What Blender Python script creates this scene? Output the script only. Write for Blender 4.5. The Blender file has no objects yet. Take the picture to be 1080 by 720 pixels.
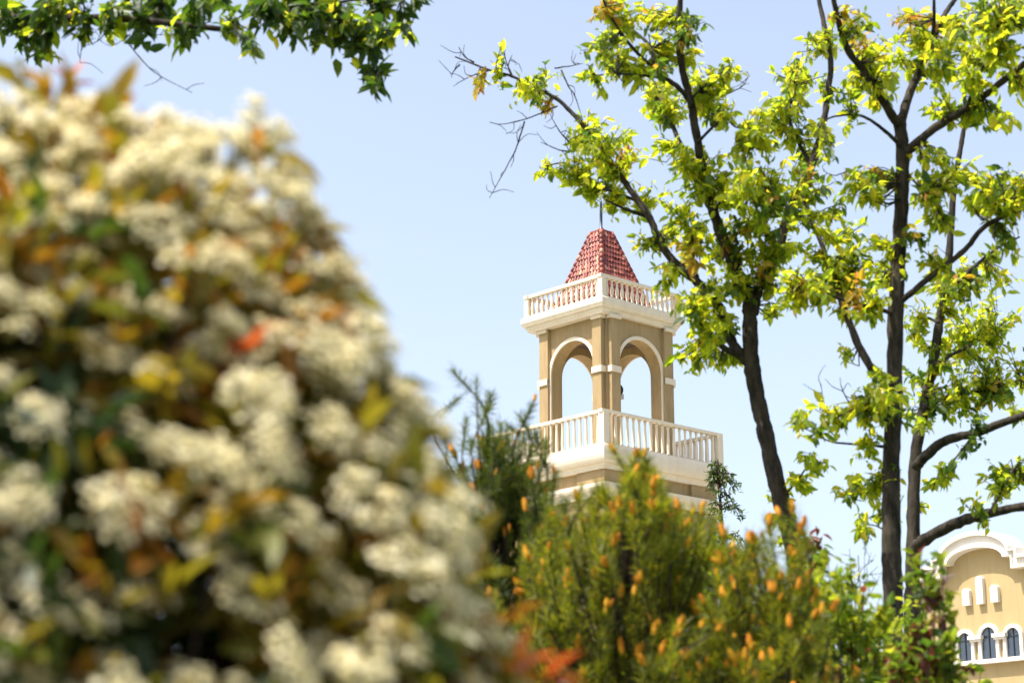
import bpy, math, random
import numpy as np

# ------------------------------------------------------------------ camera, sky, sun, exposure
scene = bpy.context.scene
COL = scene.collection
R = math.radians
PITCH = R(15.0)
CAMZ = 1.6
FPX = 2100.0                                    # focal length in photo pixels (1080 wide)
cam = bpy.data.cameras.new("camera")
cam.sensor_width = 36.0
cam.lens = FPX * 36.0 / 1080.0
cam.clip_start = 0.05
cam.clip_end = 6000.0
cam.dof.use_dof = True
cam.dof.focus_distance = 50.0
cam.dof.aperture_fstop = 3.3
camo = bpy.data.objects.new("camera", cam)
COL.objects.link(camo)
camo.location = (0, 0, CAMZ)
camo.rotation_euler = (R(90) + PITCH, 0, 0)
scene.camera = camo

SUN_EL = R(63.0)
SUN_AZ = R(-112.0)                               # clockwise from +y: to the left of the camera
sd = np.array([math.cos(SUN_EL) * math.sin(SUN_AZ), math.cos(SUN_EL) * math.cos(SUN_AZ), math.sin(SUN_EL)])
world = bpy.data.worlds.new("World")
scene.world = world
world.use_nodes = True
wn = world.node_tree
bg = wn.nodes["Background"]
sky = wn.nodes.new("ShaderNodeTexSky")
sky.sky_type = 'NISHITA'
sky.sun_disc = False
sky.sun_elevation = SUN_EL
sky.sun_rotation = SUN_AZ
sky.altitude = 100.0
sky.air_density = 1.0
sky.dust_density = 3.5
sky.ozone_density = 1.5
hs = wn.nodes.new("ShaderNodeHueSaturation")     # pale spring haze: a washed-out sky
hs.inputs['Saturation'].default_value = 0.70
hs.inputs['Hue'].default_value = 0.500
hs.inputs['Value'].default_value = 0.97
wn.links.new(sky.outputs[0], hs.inputs['Color'])
wn.links.new(hs.outputs[0], bg.inputs[0])
bg.inputs[1].default_value = 0.15
sun = bpy.data.lights.new("sun", 'SUN')
sun.energy = 4.4
sun.angle = R(0.5)
sun.color = (1.0, 0.94, 0.84)
suno = bpy.data.objects.new("sun", sun)
COL.objects.link(suno)
from mathutils import Vector, Matrix
suno.rotation_euler = Vector(sd).to_track_quat('Z', 'Y').to_euler()
suno.location = (-30, -20, 60)
scene.view_settings.view_transform = 'Standard'
scene.view_settings.look = 'None'
scene.view_settings.gamma = 1.0
scene.view_settings.exposure = 1.05
scene.render.engine = 'CYCLES'
scene.cycles.max_bounces = 8
scene.cycles.transmission_bounces = 6
scene.cycles.use_denoising = True

rng = np.random.default_rng(11)
random.seed(11)

# ------------------------------------------------------------------ helpers
def ray(px, py):
    x = px - 540.0; u = 360.0 - py
    return np.array([x, FPX * math.cos(PITCH) - u * math.sin(PITCH), FPX * math.sin(PITCH) + u * math.cos(PITCH)])

def at(px, py, Y):
    d = ray(px, py)
    d = d * (Y / d[1])
    return d + np.array([0, 0, CAMZ])

def nrm(v):
    v = np.asarray(v, float)
    return v / (np.linalg.norm(v, axis=-1, keepdims=True) + 1e-12)

class MB:
    """collects pieces of one mesh"""
    def __init__(s):
        s.v = []; s.f = []; s.m = []; s.n = 0
    def add(s, v, f, mat=0):
        v = np.asarray(v, float).reshape(-1, 3); f = np.asarray(f, int)
        s.v.append(v); s.f.append(f + s.n); s.n += len(v)
        s.m.append(np.full(len(f), mat, int) if np.isscalar(mat) else np.asarray(mat, int))
        return s
    def box(s, lo, hi, mat=0, M=None):
        x0, y0, z0 = lo; x1, y1, z1 = hi
        v = np.array([[x0,y0,z0],[x1,y0,z0],[x1,y1,z0],[x0,y1,z0],[x0,y0,z1],[x1,y0,z1],[x1,y1,z1],[x0,y1,z1]], float)
        if M is not None: v = M(v)
        return s.add(v, [[0,3,2,1],[4,5,6,7],[0,1,5,4],[1,2,6,5],[2,3,7,6],[3,0,4,7]], mat)
    def tube(s, pts, rad, sides=8, mat=0, cap=True):
        pts = np.asarray(pts, float); n = len(pts)
        rad = np.full(n, rad, float) if np.isscalar(rad) else np.asarray(rad, float)
        t = nrm(np.gradient(pts, axis=0))
        a = np.array([0, 0, 1.0]) if abs(t[0][2]) < 0.9 else np.array([1.0, 0, 0])
        u = nrm(np.cross(t[0], a)); vs = []
        for i in range(n):
            u = nrm(u - t[i] * np.dot(u, t[i])); w = np.cross(t[i], u)
            ang = np.linspace(0, 2*math.pi, sides, endpoint=False)
            vs.append(pts[i] + rad[i] * (np.cos(ang)[:, None] * u + np.sin(ang)[:, None] * w))
        v = np.concatenate(vs)
        k = np.arange(sides); k2 = (k + 1) % sides
        f = np.concatenate([np.stack([i*sides + k, i*sides + k2, (i+1)*sides + k2, (i+1)*sides + k], 1) for i in range(n - 1)])
        s.add(v, f, mat)
        if cap and sides > 2:
            b = s.n - len(v)
            s.f.append(np.array([np.arange(sides)[::-1] + b])); s.m.append(np.array([mat]))
            s.f.append(np.array([np.arange(sides) + b + (n-1)*sides])); s.m.append(np.array([mat]))
        return s
    def lathe(s, prof, sides=10, centre=(0, 0, 0), mat=0, phase=0.0):
        c = np.asarray(centre, float); ang = np.linspace(0, 2*math.pi, sides, endpoint=False) + phase
        v = np.concatenate([np.stack([c[0] + r*np.cos(ang), c[1] + r*np.sin(ang), np.full(sides, c[2] + z)], 1) for r, z in prof])
        k = np.arange(sides); k2 = (k + 1) % sides; n = len(prof)
        f = np.concatenate([np.stack([i*sides + k, i*sides + k2, (i+1)*sides + k2, (i+1)*sides + k], 1) for i in range(n - 1)])
        s.add(v, f, mat); b = s.n - len(v)
        s.f.append(np.array([k[::-1] + b])); s.m.append(np.array([mat]))
        s.f.append(np.array([k + b + (n-1)*sides])); s.m.append(np.array([mat]))
        return s
    def stamp(s, pv, pf, mats, pos, mat=0):
        """many copies of a small piece: pv (k,3), mats (n,3,3) columns are axes, pos (n,3)"""
        n = len(pos); k = len(pv)
        v = np.einsum('nij,kj->nki', mats, pv) + pos[:, None, :]
        f = (pf[None] + (np.arange(n) * k)[:, None, None]).reshape(-1, pf.shape[1])
        m = mat if np.isscalar(mat) else np.repeat(np.asarray(mat), len(pf))
        return s.add(v.reshape(-1, 3), f, m)
    def mesh(s, name, mats, smooth=False):
        me = bpy.data.meshes.new(name)
        V = np.concatenate(s.v) if s.v else np.zeros((0, 3))
        sizes = np.concatenate([np.full(len(f), f.shape[1], int) for f in s.f])
        loops = np.concatenate([f.reshape(-1) for f in s.f])
        me.vertices.add(len(V)); me.vertices.foreach_set('co', V.astype(np.float32).ravel())
        me.loops.add(len(loops)); me.loops.foreach_set('vertex_index', loops.astype(np.int32))
        me.polygons.add(len(sizes))
        st = np.concatenate([[0], np.cumsum(sizes)[:-1]])
        me.polygons.foreach_set('loop_start', st.astype(np.int32))
        me.polygons.foreach_set('material_index', np.concatenate(s.m).astype(np.int32))
        me.polygons.foreach_set('use_smooth', np.full(len(sizes), smooth))
        for m in (mats if isinstance(mats, (list, tuple)) else [mats]): me.materials.append(m)
        me.update(calc_edges=True)
        return me
    def build(s, name, mats, parent=None, smooth=False):
        o = bpy.data.objects.new(name, s.mesh(name, mats, smooth))
        COL.objects.link(o)
        if parent is not None: put_under(o, parent)
        return o

def put_under(o, parent):
    """world coordinates were used for the mesh: keep them under the moved parent"""
    o.parent = parent
    o.matrix_parent_inverse = WM[parent.name] if parent.name in WM else Matrix()

WM = {}
def thing(name, label, cat, loc=(0, 0, 0), group=None):
    o = bpy.data.objects.new(name, None)
    COL.objects.link(o)
    o.empty_display_size = 0.3
    o.location = tuple(float(c) for c in loc)
    WM[o.name] = Matrix.Translation(Vector([-float(c) for c in loc]))
    o['label'] = label; o['category'] = cat
    if group: o['group'] = group
    return o

def link_mesh(name, me, parent, M):
    """a part that shares a mesh, standing at world matrix M"""
    o = bpy.data.objects.new(name, me); COL.objects.link(o)
    o.parent = parent
    o.matrix_parent_inverse = WM[parent.name] if parent.name in WM else Matrix()
    o.matrix_basis = M
    return o

def catmull(pts, n=6):
    p = np.asarray(pts, float)
    if len(p) < 3: return np.linspace(p[0], p[-1], n + 1)
    q = np.concatenate([[2*p[0] - p[1]], p, [2*p[-1] - p[-2]]])
    out = []
    for i in range(1, len(q) - 2):
        t = np.linspace(0, 1, n, endpoint=False)[:, None]
        a, b, c, d = q[i-1], q[i], q[i+1], q[i+2]
        out.append(0.5*((2*b) + (c-a)*t + (2*a-5*b+4*c-d)*t**2 + (3*b-a-3*c+d)*t**3))
    return np.concatenate(out + [p[-1:]])

# ------------------------------------------------------------------ materials
def new_mat(name):
    m = bpy.data.materials.new(name); m.use_nodes = True
    nt = m.node_tree
    return m, nt, nt.nodes["Principled BSDF"], nt.nodes["Material Output"]

def N(nt, kind, **kw):
    n = nt.nodes.new(kind)
    for k, v in kw.items():
        if k in n.inputs: n.inputs[k].default_value = v
        else: setattr(n, k, v)
    return n

def ramp(nt, fac, stops):
    r = nt.nodes.new("ShaderNodeValToRGB")
    e = r.color_ramp.elements
    while len(e) < len(stops): e.new(0.5)
    for el, (p, c) in zip(e, stops):
        el.position = p; el.color = (*c, 1)
    nt.links.new(fac, r.inputs[0])
    return r.outputs[0]

def rough_mat(name, c0, c1, scale=3.0, rough=0.85, bump=0.2, bscale=60.0, stain=None, spec=0.3):
    m, nt, b, out = new_mat(name)
    tc = N(nt, "ShaderNodeTexCoord")
    n1 = N(nt, "ShaderNodeTexNoise", Scale=scale, Detail=8.0, Roughness=0.65)
    nt.links.new(tc.outputs['Object'], n1.inputs['Vector'])
    col = ramp(nt, n1.outputs['Fac'], [(0.3, c0), (0.7, c1)])
    if stain is not None:
        mp = N(nt, "ShaderNodeMapping"); mp.inputs['Scale'].default_value = (3.0, 3.0, 0.35)
        nt.links.new(tc.outputs['Object'], mp.inputs[0])
        n3 = N(nt, "ShaderNodeTexNoise", Scale=1.6, Detail=6.0, Roughness=0.7)
        nt.links.new(mp.outputs[0], n3.inputs['Vector'])
        f = ramp(nt, n3.outputs['Fac'], [(0.46, (0, 0, 0)), (0.72, (0.7, 0.7, 0.7))])
        mx = N(nt, "ShaderNodeMix", data_type='RGBA')
        nt.links.new(f, mx.inputs[0]); nt.links.new(col, mx.inputs[6]); mx.inputs[7].default_value = (*stain, 1)
        col = mx.outputs[2]
    nt.links.new(col, b.inputs['Base Color'])
    n2 = N(nt, "ShaderNodeTexNoise", Scale=bscale, Detail=6.0)
    nt.links.new(tc.outputs['Object'], n2.inputs['Vector'])
    bp = N(nt, "ShaderNodeBump", Strength=bump, Distance=0.02)
    nt.links.new(n2.outputs['Fac'], bp.inputs['Height']); nt.links.new(bp.outputs[0], b.inputs['Normal'])
    b.inputs['Roughness'].default_value = rough
    b.inputs['Specular IOR Level'].default_value = spec
    return m

def leaf_mat(name, stops, tstops, trans=0.5, rough=0.45, spec=0.4):
    """each leaf (mesh island) takes its own colour; light passes through the blade"""
    m, nt, b, out = new_mat(name)
    g = N(nt, "ShaderNodeNewGeometry")
    nt.links.new(ramp(nt, g.outputs['Random Per Island'], stops), b.inputs['Base Color'])
    b.inputs['Roughness'].default_value = rough
    b.inputs['Specular IOR Level'].default_value = spec
    t = N(nt, "ShaderNodeBsdfTranslucent")
    nt.links.new(ramp(nt, g.outputs['Random Per Island'], tstops), t.inputs[0])
    mx = N(nt, "ShaderNodeMixShader"); mx.inputs[0].default_value = trans
    nt.links.new(b.outputs[0], mx.inputs[1]); nt.links.new(t.outputs[0], mx.inputs[2])
    nt.links.new(mx.outputs[0], out.inputs['Surface'])
    return m

def plain(name, c, rough=0.5, metal=0.0):
    m, nt, b, out = new_mat(name)
    b.inputs['Base Color'].default_value = (*c, 1); b.inputs['Roughness'].default_value = rough
    b.inputs['Metallic'].default_value = metal
    return m

STUCCO = rough_mat("tan_stucco", (0.33, 0.235, 0.12), (0.38, 0.275, 0.145), 1.2, 0.9, 0.25, 70, stain=(0.24, 0.165, 0.085))
STUCCO2 = rough_mat("yellow_stucco", (0.385, 0.295, 0.145), (0.43, 0.33, 0.17), 0.8, 0.9, 0.2, 60, stain=(0.35, 0.26, 0.125))
WHITE = rough_mat("cream_paint", (0.66, 0.57, 0.44), (0.73, 0.645, 0.52), 1.5, 0.75, 0.12, 50, stain=(0.62, 0.52, 0.40))
WHITE2 = rough_mat("white_paint", (0.64, 0.60, 0.53), (0.70, 0.66, 0.60), 1.2, 0.75, 0.1, 40, stain=(0.60, 0.56, 0.50))
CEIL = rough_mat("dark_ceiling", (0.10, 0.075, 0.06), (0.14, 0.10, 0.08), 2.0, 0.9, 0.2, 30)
METAL = plain("dark_metal", (0.05, 0.055, 0.07), 0.4, 0.8)
BLACK = plain("black_plastic", (0.015, 0.015, 0.018), 0.5)
GREYBOX = plain("grey_plastic", (0.5, 0.5, 0.5), 0.5)
GLASS, _nt, _b, _o = new_mat("window_glass")
_b.inputs['Base Color'].default_value = (0.03, 0.045, 0.07, 1); _b.inputs['Roughness'].default_value = 0.06
_b.inputs['Specular IOR Level'].default_value = 0.9

TILE, _nt, _b, _o = new_mat("red_roof_tile")
_g = N(_nt, "ShaderNodeNewGeometry")
_nt.links.new(ramp(_nt, _g.outputs['Random Per Island'],
    [(0.0, (0.11, 0.018, 0.013)), (0.4, (0.22, 0.036, 0.024)), (0.8, (0.30, 0.075, 0.045)), (1.0, (0.46, 0.24, 0.15))]), _b.inputs['Base Color'])
_b.inputs['Roughness'].default_value = 0.55

def bark_mat(name, c0, c1, scale=14.0):
    m, nt, b, out = new_mat(name)
    tc = N(nt, "ShaderNodeTexCoord")
    mp = N(nt, "ShaderNodeMapping"); mp.inputs['Scale'].default_value = (1, 1, 0.3)
    nt.links.new(tc.outputs['Object'], mp.inputs[0])
    n1 = N(nt, "ShaderNodeTexNoise", Scale=scale, Detail=10.0, Roughness=0.7)
    nt.links.new(mp.outputs[0], n1.inputs['Vector'])
    nt.links.new(ramp(nt, n1.outputs['Fac'], [(0.38, c0), (0.78, c1)]), b.inputs['Base Color'])
    n2 = N(nt, "ShaderNodeTexNoise", Scale=scale*2.5, Detail=8.0)
    nt.links.new(mp.outputs[0], n2.inputs['Vector'])
    bp = N(nt, "ShaderNodeBump", Strength=0.7, Distance=0.015)
    nt.links.new(n2.outputs['Fac'], bp.inputs['Height']); nt.links.new(bp.outputs[0], b.inputs['Normal'])
    b.inputs['Roughness'].default_value = 0.9; b.inputs['Specular IOR Level'].default_value = 0.2
    return m

BARK = bark_mat("tree_bark", (0.012, 0.010, 0.008), (0.09, 0.072, 0.054))
PBARK = bark_mat("pine_bark", (0.014, 0.009, 0.007), (0.06, 0.04, 0.028), 30)
TWIG = bark_mat("twig_bark", (0.03, 0.022, 0.016), (0.07, 0.05, 0.035), 40)
ASH = leaf_mat("spring_leaf",
    [(0.0, (0.05, 0.09, 0.010)), (0.4, (0.11, 0.16, 0.012)), (0.8, (0.20, 0.23, 0.015)), (1.0, (0.30, 0.26, 0.02))],
    [(0.0, (0.32, 0.46, 0.02)), (0.4, (0.62, 0.72, 0.025)), (0.8, (0.82, 0.82, 0.03)), (1.0, (0.88, 0.72, 0.04))], 0.66)
YELLOWLEAF = leaf_mat("yellow_orange_leaf",
    [(0.0, (0.20, 0.18, 0.02)), (0.6, (0.32, 0.22, 0.02)), (1.0, (0.36, 0.14, 0.03))],
    [(0.0, (0.6, 0.55, 0.04)), (0.6, (0.75, 0.48, 0.03)), (1.0, (0.7, 0.26, 0.05))], 0.5)
DARKASH = leaf_mat("green_leaf",
    [(0.0, (0.022, 0.05, 0.010)), (0.6, (0.045, 0.085, 0.014)), (1.0, (0.09, 0.13, 0.02))],
    [(0.0, (0.10, 0.20, 0.015)), (0.6, (0.22, 0.36, 0.02)), (1.0, (0.42, 0.50, 0.03))], 0.5)
OVERLEAF = leaf_mat("deep_green_leaf",
    [(0.0, (0.016, 0.04, 0.008)), (0.6, (0.032, 0.065, 0.010)), (1.0, (0.07, 0.10, 0.015))],
    [(0.0, (0.05, 0.12, 0.012)), (0.6, (0.12, 0.23, 0.015)), (1.0, (0.30, 0.38, 0.025))], 0.42)
SHRUBLEAF = leaf_mat("shrub_leaf",
    [(0.0, (0.07, 0.12, 0.012)), (0.5, (0.15, 0.20, 0.015)), (1.0, (0.26, 0.26, 0.02))],
    [(0.0, (0.2, 0.34, 0.02)), (0.5, (0.42, 0.52, 0.025)), (1.0, (0.62, 0.60, 0.04))], 0.5, 0.65, 0.2)
REDLEAF = leaf_mat("purple_leaf",
    [(0.0, (0.05, 0.018, 0.015)), (0.5, (0.10, 0.03, 0.022)), (1.0, (0.14, 0.07, 0.025))],
    [(0.0, (0.16, 0.04, 0.03)), (0.5, (0.30, 0.07, 0.04)), (1.0, (0.34, 0.20, 0.05))], 0.45)
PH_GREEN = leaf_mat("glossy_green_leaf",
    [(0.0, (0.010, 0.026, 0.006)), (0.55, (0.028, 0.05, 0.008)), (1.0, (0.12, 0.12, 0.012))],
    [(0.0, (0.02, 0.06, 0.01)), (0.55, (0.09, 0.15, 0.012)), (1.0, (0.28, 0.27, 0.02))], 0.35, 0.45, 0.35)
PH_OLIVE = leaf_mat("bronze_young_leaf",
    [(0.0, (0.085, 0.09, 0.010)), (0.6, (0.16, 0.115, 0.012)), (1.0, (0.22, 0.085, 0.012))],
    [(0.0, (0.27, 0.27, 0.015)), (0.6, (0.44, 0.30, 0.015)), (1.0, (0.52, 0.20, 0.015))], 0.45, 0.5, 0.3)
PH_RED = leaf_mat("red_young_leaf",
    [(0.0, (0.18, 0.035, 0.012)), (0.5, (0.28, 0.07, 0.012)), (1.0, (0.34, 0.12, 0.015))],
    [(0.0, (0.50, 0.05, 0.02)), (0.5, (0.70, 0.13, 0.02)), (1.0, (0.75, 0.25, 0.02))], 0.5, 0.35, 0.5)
PETAL = leaf_mat("cream_petal",
    [(0.0, (0.74, 0.64, 0.32)), (0.5, (0.84, 0.76, 0.47)), (1.0, (0.88, 0.82, 0.62))],
    [(0.0, (0.74, 0.65, 0.33)), (0.5, (0.82, 0.75, 0.45)), (1.0, (0.88, 0.82, 0.60))], 0.45, 0.6, 0.2)
STALK = plain("flower_stalk", (0.16, 0.15, 0.04), 0.6)
NEEDLE = leaf_mat("pine_needle",
    [(0.0, (0.04, 0.065, 0.008)), (0.5, (0.085, 0.105, 0.009)), (1.0, (0.18, 0.175, 0.012))],
    [(0.0, (0.14, 0.20, 0.010)), (0.5, (0.32, 0.36, 0.015)), (1.0, (0.55, 0.50, 0.02))], 0.45, 0.5, 0.3)
NEEDLED = leaf_mat("dark_pine_needle",
    [(0.0, (0.024, 0.045, 0.010)), (0.5, (0.05, 0.078, 0.012)), (1.0, (0.11, 0.125, 0.015))],
    [(0.0, (0.07, 0.12, 0.012)), (0.5, (0.16, 0.22, 0.015)), (1.0, (0.32, 0.34, 0.02))], 0.35, 0.5, 0.3)
CEDAR = leaf_mat("cedar_needle",
    [(0.0, (0.03, 0.055, 0.022)), (0.6, (0.05, 0.085, 0.03)), (1.0, (0.12, 0.16, 0.03))],
    [(0.0, (0.06, 0.11, 0.03)), (1.0, (0.25, 0.34, 0.04))], 0.3)
CONE = rough_mat("orange_pollen_cone", (0.50, 0.16, 0.006), (0.70, 0.31, 0.010), 30.0, 0.7, 0.5, 250)
CONE2 = rough_mat("yellow_pollen_cone", (0.60, 0.25, 0.008), (0.72, 0.40, 0.02), 30.0, 0.7, 0.5, 250)

# ------------------------------------------------------------------ ground
gm, nt, b, out = new_mat("lawn_and_soil")
tc = N(nt, "ShaderNodeTexCoord")
n1 = N(nt, "ShaderNodeTexNoise", Scale=0.5, Detail=12.0, Roughness=0.7)
nt.links.new(tc.outputs['Object'], n1.inputs['Vector'])
nt.links.new(ramp(nt, n1.outputs['Fac'], [(0.3, (0.05, 0.075, 0.02)), (0.5, (0.08, 0.11, 0.03)), (0.72, (0.14, 0.12, 0.07))]), b.inputs['Base Color'])
b.inputs['Roughness'].default_value = 0.95
n2 = N(nt, "ShaderNodeTexNoise", Scale=40.0, Detail=8.0)
nt.links.new(tc.outputs['Object'], n2.inputs['Vector'])
bp = N(nt, "ShaderNodeBump", Strength=0.6, Distance=0.05)
nt.links.new(n2.outputs['Fac'], bp.inputs['Height']); nt.links.new(bp.outputs[0], b.inputs['Normal'])
g = MB().add([[-3000, -3000, 0], [3000, -3000, 0], [3000, 3000, 0], [-3000, 3000, 0]], [[0, 1, 2, 3]]).build("ground", gm)
g['kind'] = 'structure'
PAVE = rough_mat("pale_paving", (0.34, 0.30, 0.25), (0.42, 0.38, 0.32), 2.0, 0.9, 0.2, 25)
p = MB().box((-30, 44, -0.3), (60, 110, 0.004)).build("plaza", PAVE)
p['kind'] = 'structure'
p = MB().box((-14, -9, -0.3), (14, -1.0, 0.004)).build("path", PAVE)
p['kind'] = 'structure'

# ------------------------------------------------------------------ bell tower
TY = 64.0
TC = at(636, 400, TY); TC[2] = 0
ROT = R(-2.6)
S = FPX * math.cos(PITCH) / TY                     # photo pixels per metre at the tower
def zl(py, hd, px=632):                            # height of the near corner of a square with half diagonal hd
    return at(px, py, TY - hd)[2]
# local frame: a = along the right-hand front face, c = along the left-hand one; the near corner is (-h,-h)
AX = np.array([math.cos(R(45) + ROT), math.sin(R(45) + ROT), 0])       # towards the right and back
CX = np.array([math.cos(R(135) + ROT), math.sin(R(135) + ROT), 0])     # towards the left and back
OFF = np.zeros(3)
def TM(v):
    v = np.asarray(v, float)
    return TC + OFF + v[:, :1] * AX + v[:, 1:2] * CX + np.array([0, 0, 1.0]) * v[:, 2:3]
def quarter(k):
    c, s = [(1, 0), (0, 1), (-1, 0), (0, -1)][k]
    def f(v):
        v = np.asarray(v, float); return TM(np.stack([c*v[:, 0] - s*v[:, 1], s*v[:, 0] + c*v[:, 1], v[:, 2]], 1))
    return f
def sq(hdpx): return hdpx / S / math.sqrt(2)       # half side from half diagonal in photo pixels
def slab(mb, h, z0, z1, mat=0):
    return mb.box((-h, -h, z0), (h, h, z1), mat, TM)
def ring_profile(mb, prof, mat=0):
    """square moulding: prof is a list of (half side, z) from bottom to top"""
    n = len(prof); v = []
    for h, z in prof: v += [[-h, -h, z], [h, -h, z], [h, h, z], [-h, h, z]]
    f = []
    for i in range(n - 1):
        for k in range(4):
            f.append([i*4 + k, i*4 + (k+1) % 4, (i+1)*4 + (k+1) % 4, (i+1)*4 + k])
    f.append([0, 3, 2, 1]); f.append([4*n - 4, 4*n - 3, 4*n - 2, 4*n - 1])
    return mb.add(TM(v), f, mat)

tower = thing("bell_tower", "tan bell tower with white balustrades, open arches and a red tiled roof", "tower", (TC[0], TC[1], 0))
hCor, hTopB, hPil, hRoof, hRoofTop = sq(86.5), sq(81.0), sq(75.5), sq(54), sq(11)
hBal, hBand, hBody = sq(121), sq(127), sq(114.5)
hdC = 86.5 / S
zCorT = zl(311, hdC); zCorM = zl(319, hdC); zCorB = zl(327.5, hdC * 0.96)
zTopRail = zl(288, 81/S); zTopBase = zCorT
zBalRail = zl(430.5, 121/S); zBandT = zl(466, 124/S); zBandB = zl(486, 124/S); zStepB = zl(493, 118/S)
zMo2T = zl(507, 120/S); zMo2B = zl(521, 120/S)
zImp = zl(384, 73.5/S)
zRoofT = at(637, 242, TY - 12.5/S)[2]
wt = 0.46                                          # wall thickness of the belfry
hW = hPil - 0.14                                   # wall face stands back from the piers

# shaft below the balcony, with corner strips
mb = MB()
slab(mb, hBody - 0.10, 0.0, zMo2B)
for k in range(4):
    M = quarter(k); q = hBody; w = 1.15
    mb.box((-q, -q, 0.0), (-q + w, -q + w, zMo2B - 0.002), 0, M)
mb.build("shaft", STUCCO, tower)
# frieze between the two mouldings
mb = MB(); slab(mb, hBody - 0.07, zMo2T + 0.002, zStepB - 0.002)
for k in range(4):
    M = quarter(k); q = hBody + 0.03
    mb.box((-q, -q, zMo2T + 0.004), (-q + 1.2, -q + 1.2, zStepB - 0.004), 0, M)
mb.build("frieze", STUCCO, tower)
d = zMo2T - zMo2B
ring_profile(MB(), [(hBody + 0.04, zMo2B), (hBody + 0.07, zMo2B + d*0.4), (hBody + 0.13, zMo2B + d*0.5), (hBody + 0.16, zMo2B + d*0.7), (hBody + 0.16, zMo2T)]).build("moulding", WHITE, tower)
# balcony slab: step plus a fat half-round edge
prof = [(hBody + 0.10, zStepB), (hBody + 0.12, zStepB + 0.1), (hBody + 0.17, zStepB + 0.14), (hBody + 0.17, zBandB - 0.002)]
rr = (zBandT - zBandB) / 2
hb = hBal + 0.05
for a in np.linspace(-90, 90, 11):
    prof.append((hb + (hBand + 0.04 - hb) * math.cos(R(a)), zBandB + rr + rr * math.sin(R(a))))

ring_profile(MB(), prof).build("balcony_slab", WHITE, tower)
zF = zBandT

OFF = np.array([0.11, 0.0, 0.0])
# belfry: four walls with arched openings
zWT = zCorB                                        # top of the walls
zRef = zl(352, 73.5/S)
aw = 0.99                                          # half width of the opening
zApex = at(668, 355, TY - 1.6)[2]
zSpr = zApex - aw
belf = MB()
M0 = 20
for k in range(4):
    M = quarter(k)
    ang = np.linspace(math.pi, 0, M0)
    ax = aw * np.cos(ang); az = zSpr + aw * np.sin(ang)
    L = hW - 0.002 if k % 2 == 0 else hW - wt - 0.002
    Z0 = zF + 0.002
    inner = [(-aw, Z0)] + list(zip(ax, az)) + [(aw, Z0)]
    outer = [(-L, Z0)] + [(max(-L, min(L, x * L / aw * 1.4)), zWT) for x in ax] + [(L, Z0)]
    y0, y1 = -hW, -hW + wt
    n = len(inner)
    v = [[x, y0, z] for x, z in inner] + [[x, y0, z] for x, z in outer] + [[x, y1, z] for x, z in inner] + [[x, y1, z] for x, z in outer]
    f = []
    for i in range(n - 1):
        f.append([i, i+1, n+i+1, n+i])                      # outside face
        f.append([2*n+i, 3*n+i, 3*n+i+1, 2*n+i+1])          # inside face
        f.append([i, 2*n+i, 2*n+i+1, i+1])                  # reveal
    belf.add(M(v), f)
belf.build("belfry_wall", STUCCO, tower)
# white arch trims
for k in range(4):
    M = quarter(k); t = MB(); tw = 0.115
    ang = np.linspace(math.pi, 0, 28)
    pin = [(-aw, zF + 0.004)] + [(aw*math.cos(a), zSpr + aw*math.sin(a)) for a in ang] + [(aw, zF + 0.004)]
    po = [(-aw - tw, zF + 0.004)] + [((aw+tw)*math.cos(a), zSpr + (aw+tw)*math.sin(a)) for a in ang] + [(aw + tw, zF + 0.004)]
    n = len(pin); y0, y1 = -hW - 0.055, -hW - 0.001
    v = [[x, y0, z] for x, z in pin] + [[x, y0, z] for x, z in po] + [[x, y1, z] for x, z in pin] + [[x, y1, z] for x, z in po]
    f = []
    for i in range(n - 1):
        f += [[i, i+1, n+i+1, n+i], [i, 2*n+i, 2*n+i+1, i+1], [n+i, n+i+1, 3*n+i+1, 3*n+i]]
    t.add(M(v), f).build("arch_trim", WHITE, tower)
# corner piers: a notched pier at each corner with an impost band and a cap
pw, pn = 0.62, 0.24                                # leg length, notch
for k in range(4):
    M = quarter(k)
    def pier_ring(off):
        h = hPil + off; i = h - pn - off * 0.0
        w = pw + off
        return [(-h, -h + w + 0.02), (-h, -i), (-i, -i), (-i, -h), (-h + w + 0.02, -h), (-h + w + 0.02, -hW + 0.02), (-hW + 0.05, -hW + 0.05), (-hW + 0.02, -h + w + 0.02)]
    def extr(ring, z0, z1):
        n = len(ring)
        v = [[x, y, z0] for x, y in ring] + [[x, y, z1] for x, y in ring]
        f4 = [[i, (i+1) % n, n + (i+1) % n, n + i] for i in range(n)]
        m = MB().add(M(v), f4)
        m.f.append(np.array([list(range(n))[::-1]])); m.m.append(np.array([0]))
        m.f.append(np.array([[n + i for i in range(n)]])); m.m.append(np.array([0]))
        return m
    pier = extr(pier_ring(0.0), zF + 0.001, zCorB - 0.003).build("pier", STUCCO, tower)
    e = extr(pier_ring(0.05), zImp - 0.20, zImp); e.build("impost_band", WHITE, pier).matrix_parent_inverse = Matrix()
    e = extr(pier_ring(0.08), zCorB - 0.11, zCorB - 0.001); e.build("pier_cap", WHITE, pier).matrix_parent_inverse = Matrix()
# ceiling and cornice
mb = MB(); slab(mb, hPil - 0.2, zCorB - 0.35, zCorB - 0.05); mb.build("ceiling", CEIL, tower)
OFF = np.zeros(3)
ring_profile(MB(), [(hCor - 0.17, zCorB), (hCor - 0.17, zCorB + 0.05), (hCor - 0.11, zCorB + 0.12), (hCor - 0.11, zCorM - 0.06), (hCor - 0.05, zCorM - 0.05), (hCor - 0.02, zCorM + 0.02),
    (hCor, zCorM + 0.06), (hCor, zCorT - 0.04), (hCor - 0.03, zCorT)]).build("cornice", WHITE, tower)

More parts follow.
